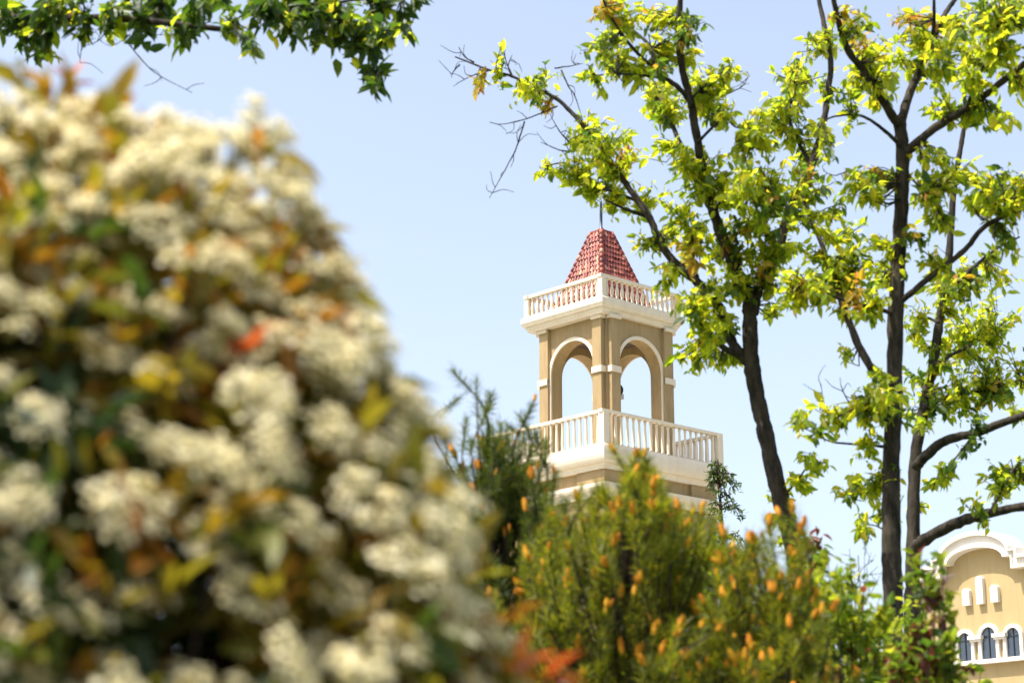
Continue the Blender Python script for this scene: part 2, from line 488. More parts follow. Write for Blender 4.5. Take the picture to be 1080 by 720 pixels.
# balustrades
def balustrade(name_h, z0, z1, n, post_w, prof, rail_h, rail_w, foot):
    root = MB()
    h = name_h
    for k in range(4):
        M = quarter(k)
        e = h - post_w/2 if k % 2 else h + post_w/2 + 0.03
        root.box((-e, -h - rail_w/2, z1 - rail_h), (e, -h + rail_w/2, z1), 0, M)
        root.box((-e, -h - rail_w/2*0.9, z1 - rail_h*1.5), (e, -h + rail_w/2*0.9, z1 - rail_h - 0.002), 0, M) if False else None
        if foot: root.box((-h + post_w/2, -h - rail_w*0.45, z0 + 0.002), (h - post_w/2, -h + rail_w*0.45, z0 + foot), 0, M)
    r = root.build("balustrade", WHITE, tower)
    r.data.name = "balustrade"
    bal = MB().lathe([(a, zz * (z1 - rail_h - z0 - foot)) for a, zz in prof], 10).mesh("baluster", [WHITE], True)
    post = MB().box((-post_w/2, -post_w/2, 0), (post_w/2, post_w/2, z1 - rail_h - z0 - 0.004)).mesh("post", [WHITE])
    for k in range(4):
        M = quarter(k)
        for i in range(n):
            x = -h + post_w/2 + (2*h - post_w) * (i + 0.5) / n
            o = link_mesh("baluster", bal, r, Matrix.Translation(Vector(M([[x, -h, z0 + foot]])[0])))
            o.matrix_parent_inverse = Matrix()
        mat = Matrix.Translation(Vector(M([[-h, -h, z0 + 0.002]])[0])) @ Matrix.Rotation(R(45) + ROT, 4, 'Z')
        o = link_mesh("post", post, r, mat); o.matrix_parent_inverse = Matrix()
    return r
profT = [(0.055, 0.0), (0.055, 0.06), (0.04, 0.09), (0.048, 0.2), (0.062, 0.34), (0.055, 0.5), (0.036, 0.72), (0.032, 0.84), (0.048, 0.9), (0.055, 0.94), (0.055, 1.0)]
balustrade(hTopB - 0.06, zCorT, zTopRail, 14, 0.20, profT, 0.11, 0.17, 0.06)
profB = [(0.055, 0.0), (0.055, 0.05), (0.042, 0.08), (0.05, 0.2), (0.052, 0.3), (0.042, 0.6), (0.036, 0.85), (0.05, 0.92), (0.05, 1.0)]
balustrade(hBal - 0.06, zF, zBalRail, 19, 0.24, profB, 0.10, 0.17, 0.03)

# roof of barrel tiles
rh = zRoofT - zCorT - 0.05
core = MB()
z0 = zCorT + 0.002
ring_profile(core, [(hRoof - 0.03, z0), (hRoofTop - 0.02, zRoofT - 0.03)])
nr = 15
tp, tf = [], []
na = 6
for i in range(na + 1):
    a = math.pi * i / na
    for s_ in (0, 1):
        rad = 1.0 if s_ == 0 else 0.86
        tp.append([math.cos(a) * 0.5 * rad, s_ * 1.18, math.sin(a) * 0.5 * rad + (0.10 if s_ == 0 else -0.16)])
for i in range(na): tf.append([2*i, 2*i+2, 2*i+3, 2*i+1])
tp = np.array(tp); tf = np.array(tf)
tiles = MB()
rowh = math.hypot(rh, hRoof - hRoofTop) / nr
tw = 0.130
for k in range(4):
    c, s_ = [(1, 0), (0, 1), (-1, 0), (0, -1)][k]
    up = np.array([0, hRoof - hRoofTop, zRoofT - z0]); up = up / np.linalg.norm(up)
    nv = np.cross([1.0, 0, 0], up)
    Rz = np.stack([AX, CX, [0, 0, 1.0]], 1) @ np.array([[c, -s_, 0], [s_, c, 0], [0, 0, 1.0]])
    pos, ms = [], []
    for r_ in range(nr):
        t = r_ / nr; hw = hRoof + (hRoofTop - hRoof) * (t + 0.35/nr)
        m = max(1, int(round(2*hw / tw)))
        for j in range(m):
            x = (j + 0.5 - m/2) * (2*hw/m)
            pt = np.array([x, -hRoof, z0 + 0.02]) + up * (t * rowh * nr)
            jit = rng.normal(0, 0.05)
            pos.append(Rz @ pt + TC)
            ms.append(Rz @ np.stack([np.array([1.0, 0, 0]) * (2*hw/m), (up + nv*jit) * rowh, nv * tw * 0.62], 1))
    tiles.stamp(tp, tf, np.array(ms), np.array(pos))
roof = tiles.build("roof", [TILE], tower, True)
o = core.build("roof_deck", TILE, roof); o.matrix_parent_inverse = Matrix()
for k in range(4):                                  # hip tiles
    M = quarter(k)
    cap = MB(); a, bb = M([[-hRoof, -hRoof, z0 + 0.05]])[0], M([[-hRoofTop, -hRoofTop, zRoofT]])[0]
    for i in range(nr):
        p0 = a + (bb - a) * (i / nr); p1 = a + (bb - a) * ((i + 1.12) / nr)
        cap.tube([p0, p1], [0.085, 0.068], 8)
    o = cap.build("hip_ridge", TILE, roof, True); o.matrix_parent_inverse = Matrix()
mb = MB(); ring_profile(mb, [(hRoofTop + 0.05, zRoofT - 0.02), (hRoofTop + 0.05, zRoofT + 0.03), (0.08, zRoofT + 0.10)])
o = mb.build("roof_cap", TILE, roof); o.matrix_parent_inverse = Matrix()
zR = at(637, 209, TY)[2]
MB().lathe([(0.10, zRoofT + 0.05), (0.09, zRoofT + 0.16), (0.045, zRoofT + 0.2), (0.05, zRoofT + 0.6), (0.04, zR - 0.2), (0.012, zR)], 10, (TC[0], TC[1], 0)).build("lightning_rod", METAL, tower, True)

# loudspeaker and a small box fixed on a rear jamb, seen through the right-hand arch
OFF = np.array([0.11, 0.0, 0.0])
zsp_ = at(654, 411, TY + 1.5)[2]
a0 = TM([[hW - wt*0.5, aw + 0.02, zsp_]])[0]; a1 = TM([[hW - wt*0.5, aw - 0.12, zsp_]])[0]
m = MB(); m.tube([a0, a1], 0.03, 8)
hd = nrm(np.array([0.15, -1.0, -0.25]))
m.tube([a1 - hd*0.12, a1 + hd*0.02, a1 + hd*0.06, a1 + hd*0.20], [0.08, 0.11, 0.17, 0.23], 16)
m.build("loudspeaker", BLACK, tower, True)
zbx = at(660, 418, TY + 1.5)[2]
MB().box((hW - 0.16, aw - 0.30, zbx - 0.09), (hW - 0.02, aw - 0.12, zbx + 0.09), 0, TM).box((hW - 0.12, aw - 0.119, zbx - 0.03), (hW - 0.06, aw + 0.02, zbx + 0.03), 0, TM).build("junction_box", GREYBOX, tower)
OFF = np.zeros(3)

# small arched windows of the shaft
def tower_window(k, x):
    M = quarter(k); w = 0.26; y = -(hBody - 0.10)
    zt = zMo2B - 0.42; zs = zt - w; zb = zs - 1.1
    ang = np.linspace(math.pi, 0, 14)
    def outline(e): return [(x - w - e, zb - (e if e else 0))] + [(x + (w+e)*math.cos(a), zs + (w+e)*math.sin(a)) for a in ang] + [(x + w + e, zb - (e if e else 0))]
    pi_, po_ = outline(0), outline(0.09); n = len(pi_)
    v = [[a, y - 0.05, z] for a, z in pi_] + [[a, y - 0.05, z] for a, z in po_] + [[a, y + 0.02, z] for a, z in pi_] + [[a, y + 0.02, z] for a, z in po_]
    f = []
    for i in range(n):
        j = (i + 1) % n
        f += [[i, j, n+j, n+i], [i, 2*n+i, 2*n+j, j], [n+i, n+j, 3*n+j, 3*n+i]]
    w_ = MB().add(M(v), f).build("window", STUCCO, tower)
    g_ = MB(); vv = [[a, y - 0.012, z] for a, z in pi_]
    g_.add(M(vv), np.array([list(range(n))]))
    o = g_.build("pane", GLASS, w_); o.matrix_parent_inverse = Matrix()
for k in range(4):
    for x in (-0.78, 0.78): tower_window(k, x)

# ------------------------------------------------------------------ gabled building on the right
FAZ = R(50)                                          # the facade looks to the left and towards the camera
fn = np.array([-math.sin(FAZ), -math.cos(FAZ), 0])
ft = np.array([math.cos(FAZ), -math.sin(FAZ), 0])    # to the right along the facade
FO = at(1043, 693, 75.0); FO[2] = 0
def fuv(px, py):
    d = ray(px, py); o = np.array([0, 0, CAMZ])
    s_ = np.dot(FO - o, fn) / np.dot(d, fn)
    q = o + d * s_ - FO
    return float(np.dot(q, ft)), float(q[2])
def FM(v):
    v = np.asarray(v, float)
    return FO + v[:, :1] * ft + v[:, 2:3] * np.array([0, 0, 1.0]) + v[:, 1:2] * (-fn)   # (u, depth into the wall, z)
house = thing("gabled_building", "cream yellow building with a white scalloped gable behind the trees on the right", "building", (FO[0], FO[1], 0))
ua, za = fuv(1036, 563)                              # apex of the gable moulding
ul, zl_ = fuv(1005, 597); ur, zr_ = fuv(1066, 589)
zs = (zl_ + zr_) / 2                                 # springing of the gable arch (outer)
uc = (ul + ur) / 2; hw = (ur - ul) / 2 + 0.25
thick = 0.52
uLeft = fuv(966, 620)[0]
zpar = fuv(1061, 575)[1]                             # top of the flat parapet to the right
zpar2 = zpar - 0.1
def gable_line(off):
    """outer line of the gable (off = 0) or its inner one"""
    w = hw - off * 0.55; top = za - off
    base = zs - off * 0.4
    pts = [(-14 + uc, zpar2 - off), (uc - w - 0.35, zpar2 - off), (uc - w - 0.35, base + 0.05), (uc - w, base + 0.05)]
    pts = [(uLeft, base - off*0.4), (uc - w - 0.35, base - off*0.4), (uc - w - 0.35, base + 0.25), (uc - w, base + 0.25)]
    for a in np.linspace(180, 0, 25):
        pts.append((uc + w * math.cos(R(a)), base + 0.25 + (top - base - 0.25) * math.sin(R(a))))
    pts += [(uc + w + 0.35, base + 0.25), (uc + w + 0.35, base - off*0.4), (uc + 14, base - off*0.4)]
    return pts
outer, inner = gable_line(0.0), gable_line(thick)
n = len(outer)
# wall
wv = [[u, 0, z] for u, z in inner] + [[u, 0, 0] for u, z in inner]
mb = MB(); mb.add(FM(wv), [[i, n+i, n+i+1, i+1] for i in range(n - 1)])
e0, e1 = inner[0][0], inner[-1][0]; zb = inner[0][1]
mb.box((e0, 0.05, 0), (e1, 13.0, zb - 0.02), 0, FM)
mb.build("wall", STUCCO2, house)
# gable band in two steps
def band(o_, i_, y0, y1, name, mat):
    v = [[u, y0, z] for u, z in i_] + [[u, y0, z] for u, z in o_] + [[u, y1, z] for u, z in i_] + [[u, y1, z] for u, z in o_]
    f = []
    for i in range(n - 1):
        f += [[i, i+1, n+i+1, n+i], [i, 2*n+i, 2*n+i+1, i+1], [n+i, n+i+1, 3*n+i+1, 3*n+i], [2*n+i, 3*n+i, 3*n+i+1, 2*n+i+1]]
    return MB().add(FM(v), f).build(name, mat, house)
band(outer, inner, -0.42, 0.45, "gable_band", WHITE2)
band(gable_line(-0.07), gable_line(0.10), -0.55, 0.55, "coping", WHITE2)
band(gable_line(thick - 0.10), gable_line(thick + 0.03), -0.47, -0.001, "bead", WHITE2)
# three raised bars
for (x0, y0, x1, y1) in ((1017, 620, 1025.5, 639), (1031, 607, 1040, 637.5), (1046.5, 616, 1055.5, 635.5)):
    u0, z1_ = fuv(x0, y0); u1, z0_ = fuv(x1, y1); z1_ = fuv(x1, y0)[1]; z0_ = fuv(x0, y1)[1] if y1 - y0 > 5 else z0_
    m = MB(); w = (u1 - u0); c_ = (u0 + u1)/2
    v = []; ring = [(c_ - w/2, z0_), (c_ + w/2, z0_), (c_ + w/2, z1_ - w*0.25), (c_ + w*0.25, z1_), (c_ - w*0.25, z1_), (c_ - w/2, z1_ - w*0.25)]
    k6 = 6
    v = [[u, -0.17, z] for u, z in ring] + [[u, 0.02, z] for u, z in ring]
    f = [[i, k6+i, k6+(i+1) % k6, (i+1) % k6] for i in range(k6)]
    m.add(FM(v), f); m.f.append(np.array([[0, 1, 2, 3, 4, 5]])); m.m.append(np.array([0]))
    m.build("raised_bar", WHITE2, house)
# arched windows with surrounds
zsill = (fuv(1008, 699)[1] + fuv(1079, 691)[1]) / 2
us = []
for (x0, x1, yt) in ((1012, 1022, 667), (1036.5, 1050, 661), (1062, 1073, 660)):
    u0, _ = fuv(x0, yt); u1, _ = fuv(x1, yt); zt = fuv((x0+x1)/2, yt)[1]
    us.append(((u0 + u1)/2, max(0.25, (u1 - u0)/2), zt))
hwin = 0.30; ztop = us[1][2]
cu = us[1][0]; sp = (us[2][0] - us[0][0]) / 2
# a second group of windows to the right on the facade, out of the photo, is left out
for i, (u_, w_, zt) in enumerate(us):
    w = hwin + (0.03 if i == 1 else 0); zt = ztop - (0.0 if i == 1 else 0.12)
    u_ = cu + (i - 1) * sp
    zsp = zt - w; ang = np.linspace(math.pi, 0, 16)
    def outl(e): return [(u_ - w - e, zsill)] + [(u_ + (w+e)*math.cos(a), zsp + (w+e)*math.sin(a)) for a in ang] + [(u_ + w + e, zsill)]
    a_, b_ = outl(0), outl(0.14); k = len(a_)
    v = [[q, -0.12, z] for q, z in a_] + [[q, -0.12, z] for q, z in b_] + [[q, 0.02, z] for q, z in a_] + [[q, 0.02, z] for q, z in b_]
    f = []
    for j in range(k - 1):
        f += [[j, j+1, k+j+1, k+j], [j, 2*k+j, 2*k+j+1, j+1], [k+j, k+j+1, 3*k+j+1, 3*k+j]]
    win = MB().add(FM(v), f).build("window", WHITE2, house)
    gl = MB(); gl.add(FM([[q, -0.03, z] for q, z in a_]), np.array([list(range(k))]))
    o = gl.build("pane", GLASS, win); o.matrix_parent_inverse = Matrix()
    fr = MB(); fr.box((u_ - 0.02, -0.06, zsill), (u_ + 0.02, -0.035, zt), 0, FM); fr.box((u_ - w, -0.058, zsp - 0.02), (u_ + w, -0.036, zsp + 0.02), 0, FM)
    o = fr.build("frame", METAL, win); o.matrix_parent_inverse = Matrix()
zcap = ztop - hwin - 0.10
for i in (-0.5, 0.5):
    c_ = cu + i * sp
    MB().box((c_ - 0.30, -0.24, zcap - 0.02), (c_ + 0.30, -0.001, zcap + 0.12), 0, FM).box((c_ - 0.25, -0.19, zcap - 0.10), (c_ + 0.25, -0.002, zcap - 0.022), 0, FM).build("capital", WHITE2, house)
MB().box((cu - sp - 0.62, -0.26, zsill - 0.16), (cu + sp + 0.62, 0.0, zsill - 0.004), 0, FM).build("sill", WHITE2, house)
# hipped tile roof behind the parapet
rf = MB(); e = 13.5
v = [[uLeft + .3, 0.7, zb - 0.35], [uc + e, 0.7, zb - 0.35], [uc + e, 12.6, zb - 0.35], [uLeft + .3, 12.6, zb - 0.35], [uLeft + 3, 6.6, zb + 0.15], [uc + e - 6, 6.6, zb + 0.15]]
rf.add(FM(v), [[0, 1, 5, 4], [2, 3, 4, 5]]); rf.add(FM(v), [[1, 2, 5], [3, 0, 4]])
rf.build("roof", TILE, house)

# ------------------------------------------------------------------ foliage pieces
def leaf_proto(w=0.38, fold=0.12, droop=0.12):
    y = [0, 0.3, 0.66, 1.0]
    mid = [[0, t, -droop * t * t] for t in y]
    l = [[-w/2, 0.33, fold*w - droop*0.1], [-w*0.40, 0.68, fold*w*0.8 - droop*0.46]]
    r = [[-a[0], a[1], a[2]] for a in l]
    v = np.array(mid + l + r)
    f = np.array([[0, 1, 4], [1, 5, 4], [1, 2, 5], [2, 3, 5], [0, 6, 1], [1, 6, 7], [1, 7, 2], [2, 7, 3]])
    return v, f
LV, LF = leaf_proto(0.46, 0.2, 0.2)
OV, OF = leaf_proto(0.52, 0.2, 0.15)
PV, PF = leaf_proto(0.36, 0.35, 0.18)

def frames(dirs, tilt=0.7, r_=rng):
    """leaf frames: y axis along dirs, z axis roughly up"""
    d = nrm(dirs); n = len(d)
    up = np.array([0, 0, 1.0]) + r_.normal(0, tilt, (n, 3))
    x = nrm(np.cross(d, up)); z = np.cross(x, d)
    return np.stack([x, d, z], 2)

def spray(mb, centres, dirs, k, size, proto, mat, droop=0.45, spread=0.8, step=0.05, jitter=0.25):
    """k leaves round the end of each twig"""
    n = len(centres)
    c = np.repeat(centres, k, 0); dd = np.repeat(nrm(dirs), k, 0)
    j = np.tile(np.arange(k), n)[:, None]
    pos = c - dd * step * j + rng.normal(0, step*0.25, (n*k, 3))
    ld = nrm(dd * 0.6 + rng.normal(0, spread, (n*k, 3)) + np.array([0, 0, -droop]))
    F = frames(ld)
    s_ = size * (1 + rng.normal(0, jitter, n*k)).clip(0.45, 1.7)
    F = F * s_[:, None, None]
    m = mat if np.isscalar(mat) else np.repeat(mat, k)
    mb.stamp(proto[0], proto[1], F, pos, m)

# ------------------------------------------------------------------ broadleaf trees
class Tree:
    def __init__(s, label, base, leaves, group=None, name="broadleaf_tree", bark=BARK, leaf_len=0.08, grow=1.08):
        s.o = thing(name, label, "tree", base, group)
        s.samples = []; s.limbs = []; s.grow = grow; s.crown = MB(); s.leaves = leaves; s.bark = bark; s.ll = leaf_len
    def limb(s, pts, Y0, Y1, r0, r1, name="branch", n=7, sides=10, wob=0.2, into=None):
        pts = np.asarray(pts, float)
        seg = np.concatenate([[0], np.cumsum(np.hypot(*np.diff(pts, axis=0).T))]); seg /= seg[-1]
        P = np.array([at(x, y, Y0 + (Y1 - Y0)*t) for (x, y), t in zip(pts, seg)])
        c = catmull(P, n); q = catmull(np.column_stack([pts, seg]), n)
        t = q[:, 2].clip(0, 1)
        sc = FPX*math.cos(PITCH) / (Y0 + (Y1 - Y0)*t)
        rad = (r0 + (r1 - r0)*t) / sc
        c = c + rng.normal(0, 1, c.shape) * (rad * wob * 0.3)[:, None]
        rad = rad * (1 + rng.normal(0, 0.05, len(rad)))
        if name == "twig":
            into.tube(c, rad, 5)
        else:
            s.limbs.append((name, MB().tube(c, rad, sides)))
            own = len(s.limbs) - 1
        if name != "twig":
            for k in range(len(c)): s.samples.append((q[k, 0], q[k, 1], *c[k], own))
    def bare(s, pts, Y, r0=0.9, kids=4, length=22):
        """a leafless twig with finer side twigs"""
        tw = MB()
        s.limb(pts, Y, Y, r0, 0.35, "twig", 5, wob=0.8, into=tw)
        p = catmull(np.asarray(pts, float), 6)
        for _ in range(kids):
            i = rng.integers(1, len(p)); a = p[i]
            ang = rng.uniform(0, 2*math.pi); L = length * rng.uniform(0.4, 1.1)
            mid = a + 0.5*L*np.array([math.cos(ang), math.sin(ang)]) + rng.normal(0, 2, 2)
            e = a + L*np.array([math.cos(ang + 0.3), math.sin(ang + 0.3)])
            s.limb([a, mid, e], Y, Y + rng.normal(0, 0.1), 0.5, 0.25, "twig", 3, wob=0.8, into=tw)
        tw.build("bare_twig", s.bark, s.o, True)
    def clump(s, px, py, r, mat=0, dens=1.0):
        r *= s.grow
        S_ = np.array(s.samples)
        d = np.hypot(S_[:, 0] - px, S_[:, 1] - py)
        b = S_[np.argmin(d)]; root = b[2:5]
        Y = root[1] + rng.normal(0, 0.30)
        c = at(px, py, Y)
        sc = Y / (FPX * math.cos(PITCH)); R_ = r * sc
        ns = max(3, int(round(dens * r * r * 0.027)) + 1)
        dv = nrm(rng.normal(0, 1, (ns, 3))); rad = R_ * rng.uniform(0.1, 1.0, ns)**0.5 * rng.choice([0.8, 1.0, 1.25], ns)
        cent = c + dv * rad[:, None] * np.array([1.0, 1.5, 0.85])
        dirs = nrm((cent - root) + np.array([0, 0, 0.15*R_]) + rng.normal(0, 0.2*R_, (ns, 3)))
        k = 9
        msel = np.where(rng.random(ns) < 0.88, mat, (mat + 1) % len(s.leaves) if mat < 2 else 0)
        spray(s.crown, cent, dirs, k, s.ll, (LV, LF), msel, droop=0.5, spread=0.7, step=0.032, jitter=0.34)
        for q in cent:
            m_ = (root + q)/2 + np.array([0, 0, -0.06*np.linalg.norm(q - root)]) + rng.normal(0, 0.03, 3)
            s.limbs[int(b[5])][1].tube([root, m_, q], [0.0065, 0.0045, 0.0025], 4, cap=False)
    def finish(s):
        for nm, m in s.limbs: m.build(nm, s.bark, s.o, True)
        s.crown.build("crown", s.leaves, s.o)

def base_at(px, Y): q = at(px, 400, Y); q[2] = 0; return q
LEAVES = [ASH, DARKASH, YELLOWLEAF]

# --- the leaning tree next to the tower
A = Tree("leaning spring tree whose forked crown overlaps the bell tower", base_at(925, 16), LEAVES, "spring trees behind the pines")
YA = 16.0
A.limb([(925, 1148), (915, 950), (895, 780), (872, 690), (848, 625), (833, 560), (821, 517), (808, 460), (801, 430), (793, 385), (791, 340), (791, 312)], YA, YA, 12.5, 8.0, "trunk", 8, 14, 0.1)
A.limb([(791, 320), (784, 300), (775, 282), (758, 240), (748, 205), (740, 173), (733, 135), (729, 108), (720, 75), (716, 40), (718, -15)], YA, YA - 0.9, 7.0, 3.0)
A.limb([(792, 385), (778, 370), (765, 345), (758, 323), (736, 298), (719, 284), (700, 262), (685, 230), (668, 205), (640, 165), (617, 135), (602, 118), (588, 105), (567, 94), (541, 81), (516, 74), (480, 60)], YA, YA + 0.9, 6.0, 0.8)
A.limb([(778, 373), (762, 366), (742, 345), (730, 325)], YA, YA - 0.5, 4, 1.5)
A.limb([(736, 298), (731, 275), (729, 250), (722, 235)], YA + 0.3, YA - 0.2, 3, 1.2)
A.limb([(682, 228), (658, 220), (639, 211)], YA + 0.7, YA + 0.2, 2.5, 0.9)
A.limb([(678, 215), (650, 203), (624, 195), (599, 173), (575, 175)], YA + 0.7, YA + 1.3, 2.0, 0.7)
A.limb([(744, 195), (729, 177), (711, 137), (702, 120), (695, 100)], YA - 0.4, YA + 0.6, 4.2, 1.5)
A.limb([(731, 112), (715, 92), (693, 76), (664, 47), (642, 14), (634, -8)], YA - 0.6, YA - 1.3, 3.0, 1.2)
A.limb([(690, 73), (686, 50), (670, 34), (655, 20), (645, 0)], YA - 0.9, YA - 0.3, 2.4, 0.8)
A.limb([(700, 82), (680, 80), (650, 78), (628, 80)], YA - 0.9, YA - 1.3, 2.0, 0.7)
A.limb([(745, 215), (752, 222), (762, 213), (778, 208), (797, 206), (820, 214), (838, 222)], YA - 0.3, YA - 1.1, 2.6, 0.8)
A.limb([(794, 330), (801, 302), (820, 266), (832, 225), (856, 174), (868, 130), (873, 100), (876, 64), (868, 20), (860, -15)], YA, YA + 0.8, 6.2, 2.2)
A.limb([(820, 266), (812, 248), (800, 235), (790, 222)], YA + 0.2, YA - 0.4, 2.5, 0.8)
A.limb([(856, 174), (842, 150), (832, 120), (838, 90)], YA + 0.5, YA + 0.9, 2.5, 0.8)
A.limb([(736, 150), (762, 126), (776, 134), (792, 138)], YA - 0.5, YA - 0.9, 2, 0.7)
A.limb([(824, 525), (838, 510), (852, 492), (866, 486)], YA, YA - 0.5, 1.5, 0.5)
A.limb([(728, 105), (742, 92), (758, 82), (772, 72)], YA - 0.6, YA - 0.2, 2, 0.6)
for pts, k in (([(541, 81), (535, 68), (530, 52)], 3), ([(516, 74), (498, 80), (482, 88)], 3), ([(588, 112), (556, 125), (530, 131), (516, 129)], 6), ([(553, 128), (545, 155), (534, 177), (516, 209)], 8),
               ([(592, 74), (600, 92), (606, 101), (615, 128)], 2), ([(585, 72), (600, 70), (615, 67)], 2), ([(500, 66), (490, 60), (484, 50)], 3), ([(765, 100), (782, 92), (790, 80)], 5),
               ([(605, 160), (590, 158), (570, 150)], 4), ([(600, 150), (588, 135), (580, 120)], 3), ([(485, 68), (478, 76), (476, 82)], 2), ([(540, 82), (536, 70), (540, 58)], 2)):
    A.bare(pts, YA + 0.8, 1.0, k)
for c in [(655,22,24),(690,15,18),(700,50,26),(635,48,20),(650,62,22),(625,74,14),(672,72,20),(565,84,22),(553,92,12),(527,58,13),(618,140,26),(630,155,28),(605,178,24),(578,182,13),(644,176,24),
          (620,200,20),(650,206,22),(698,92,24),(712,112,26),(690,110,14),(742,82,24),(766,76,18),(748,106,26),(765,110,13),(700,160,18),(722,168,20),(745,178,20),(735,200,22),(762,190,26),(788,192,26),
          (690,204,18),(710,222,20),(676,255,15),(706,246,18),(720,277,17),(740,252,18),(700,286,13),(697,300,12),(730,312,22),(746,312,28),(772,302,24),(742,338,17),(766,336,18),(746,356,17),(722,374,15),
          (733,383,14),(756,380,13),(770,382,11),(790,236,24),(800,266,26),(816,242,18),(826,262,14),(800,160,22),(814,130,20),(832,106,24),(846,76,24),(824,74,14),(856,50,18),(872,36,16),(840,142,22),
          (860,136,14),(850,160,18),(880,95,13),(815,182,22),(840,186,15),(780,160,18),(795,132,20),(828,200,16),(772,215,16),(757,270,18),(785,270,16),(845,505,15),(862,488,11),(822,522,13),(835,500,10),(850,478,9),
          (818,545,11),(832,565,13),(726,60,14),(870,230,15),(855,208,14),(835,232,14),(815,302,14),(822,326,12),(885,255,12),(806,228,14),(842,262,12),(738,232,15),(660,140,14)]:
    A.clump(*c, 0)
for c in [(725,38,18),(733,20,14),(705,118,16),(570,96,14),(720,180,12),(775,250,20),(805,285,16),(800,205,18),(730,330,14),(760,345,14),(845,120,14),(700,70,12),(752,120,12),(640,190,14),(815,215,15),(790,300,14)]:
    A.clump(*c, 1)
for c in [(640,8,15),(628,12,8),(668,160,14),(500,88,7),(724,256,14),(735,275,12),(690,15,7),(504,92,5),(575,115,4)]:
    A.clump(*c, 2, 0.9)
A.finish()

# --- the straight tree on the right
B = Tree("straight dark tree on the right, its trunk splitting into a wide fork high up", base_at(944, 15), LEAVES, grow=1.18, group="spring trees behind the pines")
YB = 15.0
B.limb([(944, 1160), (944, 900), (943, 720), (942, 640), (940, 560), (940, 489), (943, 418), (945, 325), (950, 229), (952, 165), (949, 128)], YB, YB, 13, 7.0, "trunk", 8, 14, 0.1)
B.limb([(951, 135), (939, 119), (916, 82), (893, 50), (881, 9), (877, -18)], YB, YB - 0.8, 5.2, 2.6)
B.limb([(949, 132), (962, 92), (980, 55), (989, 30), (1000, 10), (1014, -10)], YB, YB + 0.7, 5.4, 2.4)
B.limb([(982, 50), (985, 25), (985, -12)], YB + 0.4, YB, 2.6, 1.5)
B.limb([(952, 168), (962, 155), (989, 133), (1026, 110), (1062, 82), (1088, 62), (1120, 40)], YB, YB - 1.0, 5.2, 3.0)
B.limb([(940, 415), (930, 402), (911, 375), (892, 330), (868, 261), (850, 220), (845, 195)], YB, YB + 1.0, 5.0, 1.5)
B.limb([(945, 332), (934, 328), (888, 316), (861, 303), (838, 308)], YB, YB - 0.8, 2.6, 0.8)
B.limb([(947, 320), (957, 312), (985, 289), (1017, 264), (1040, 238), (1082, 219), (1120, 205)], YB, YB - 0.7, 3.8, 2.2)
B.limb([(952, 160), (943, 147), (920, 128), (902, 121), (880, 123), (868, 128)], YB, YB - 0.5, 2.4, 1.0)
B.limb([(940, 472), (925, 470), (900, 468), (875, 465), (850, 452)], YB, YB - 0.6, 1.8, 0.6)
B.limb([(941, 520), (925, 512), (905, 512)], YB, YB + 0.4, 1.4, 0.6)
B.limb([(955, 180), (968, 195), (980, 200), (988, 220)], YB, YB - 0.4, 1.5, 0.5)
B.limb([(1020, 113), (1030, 85), (1045, 55), (1060, 20)], YB - 0.5, YB - 1.2, 2.2, 0.9)
B.limb([(941, 565), (926, 555), (912, 552)], YB, YB + 0.3, 1.2, 0.5)
B.limb([(945, 425), (925, 425), (905, 430), (880, 440)], YB, YB - 0.5, 1.6, 0.6)
for pts, k in (([(875, 440), (868, 420), (866, 405)], 4), ([(896, 425), (888, 410), (886, 398)], 3), ([(985, 200), (992, 215), (990, 235)], 3), ([(895, 180), (880, 185), (868, 180)], 4)):
    B.bare(pts, YB - 0.3, 0.9, k)
for c in [(910,26,14),(925,55,22),(935,80,17),(905,82,18),(960,40,22),(975,70,20),(1002,50,26),(1012,28,22),(1046,20,28),(1070,15,22),(1060,50,26),(1035,60,22),(1072,82,18),(1000,80,16),(990,105,16),
          (1026,122,17),(1042,116,13),(930,105,13),(900,105,13),(872,200,14),(900,192,18),(912,206,13),(925,186,16),(986,170,15),(975,186,13),(1000,182,16),(1020,180,16),(1040,192,18),(1062,196,18),(1077,190,16),
          (1060,216,13),(1030,206,16),(990,236,16),(980,266,13),(1066,260,11),(920,256,15),(900,266,18),(930,286,18),(905,290,22),(880,286,20),(860,270,14),(850,290,18),(835,296,18),(862,312,18),(890,300,18),
          (926,310,14),(915,326,11),(887,370,9),(847,438,12),(870,430,13),(886,445,11),(865,450,9),(906,425,18),(920,440,20),(930,420,17),(926,400,13),(915,460,13),(895,510,13),(920,506,18),(930,498,11),
          (910,556,13),(926,540,13),(890,330,12),(1060,130,10),(1030,90,14),(948,60,12),(1015,75,14),(890,530,8),(905,240,14),(875,160,14)]:
    B.clump(*c, 0)
for c in [(900,190,14),(882,215,11),(915,185,12),(965,250,12),(975,205,12),(1050,185,12),(930,440,14),(1064,262,9),(850,180,16)]:
    B.clump(*c, 1)
for c in [(900,8,10),(960,18,10),(975,45,9),(985,40,8),(905,300,9),(900,425,7),(945,20,10),(915,40,7),(846,300,7),(1062,210,6)]:
    B.clump(*c, 2, 0.9)
B.finish()

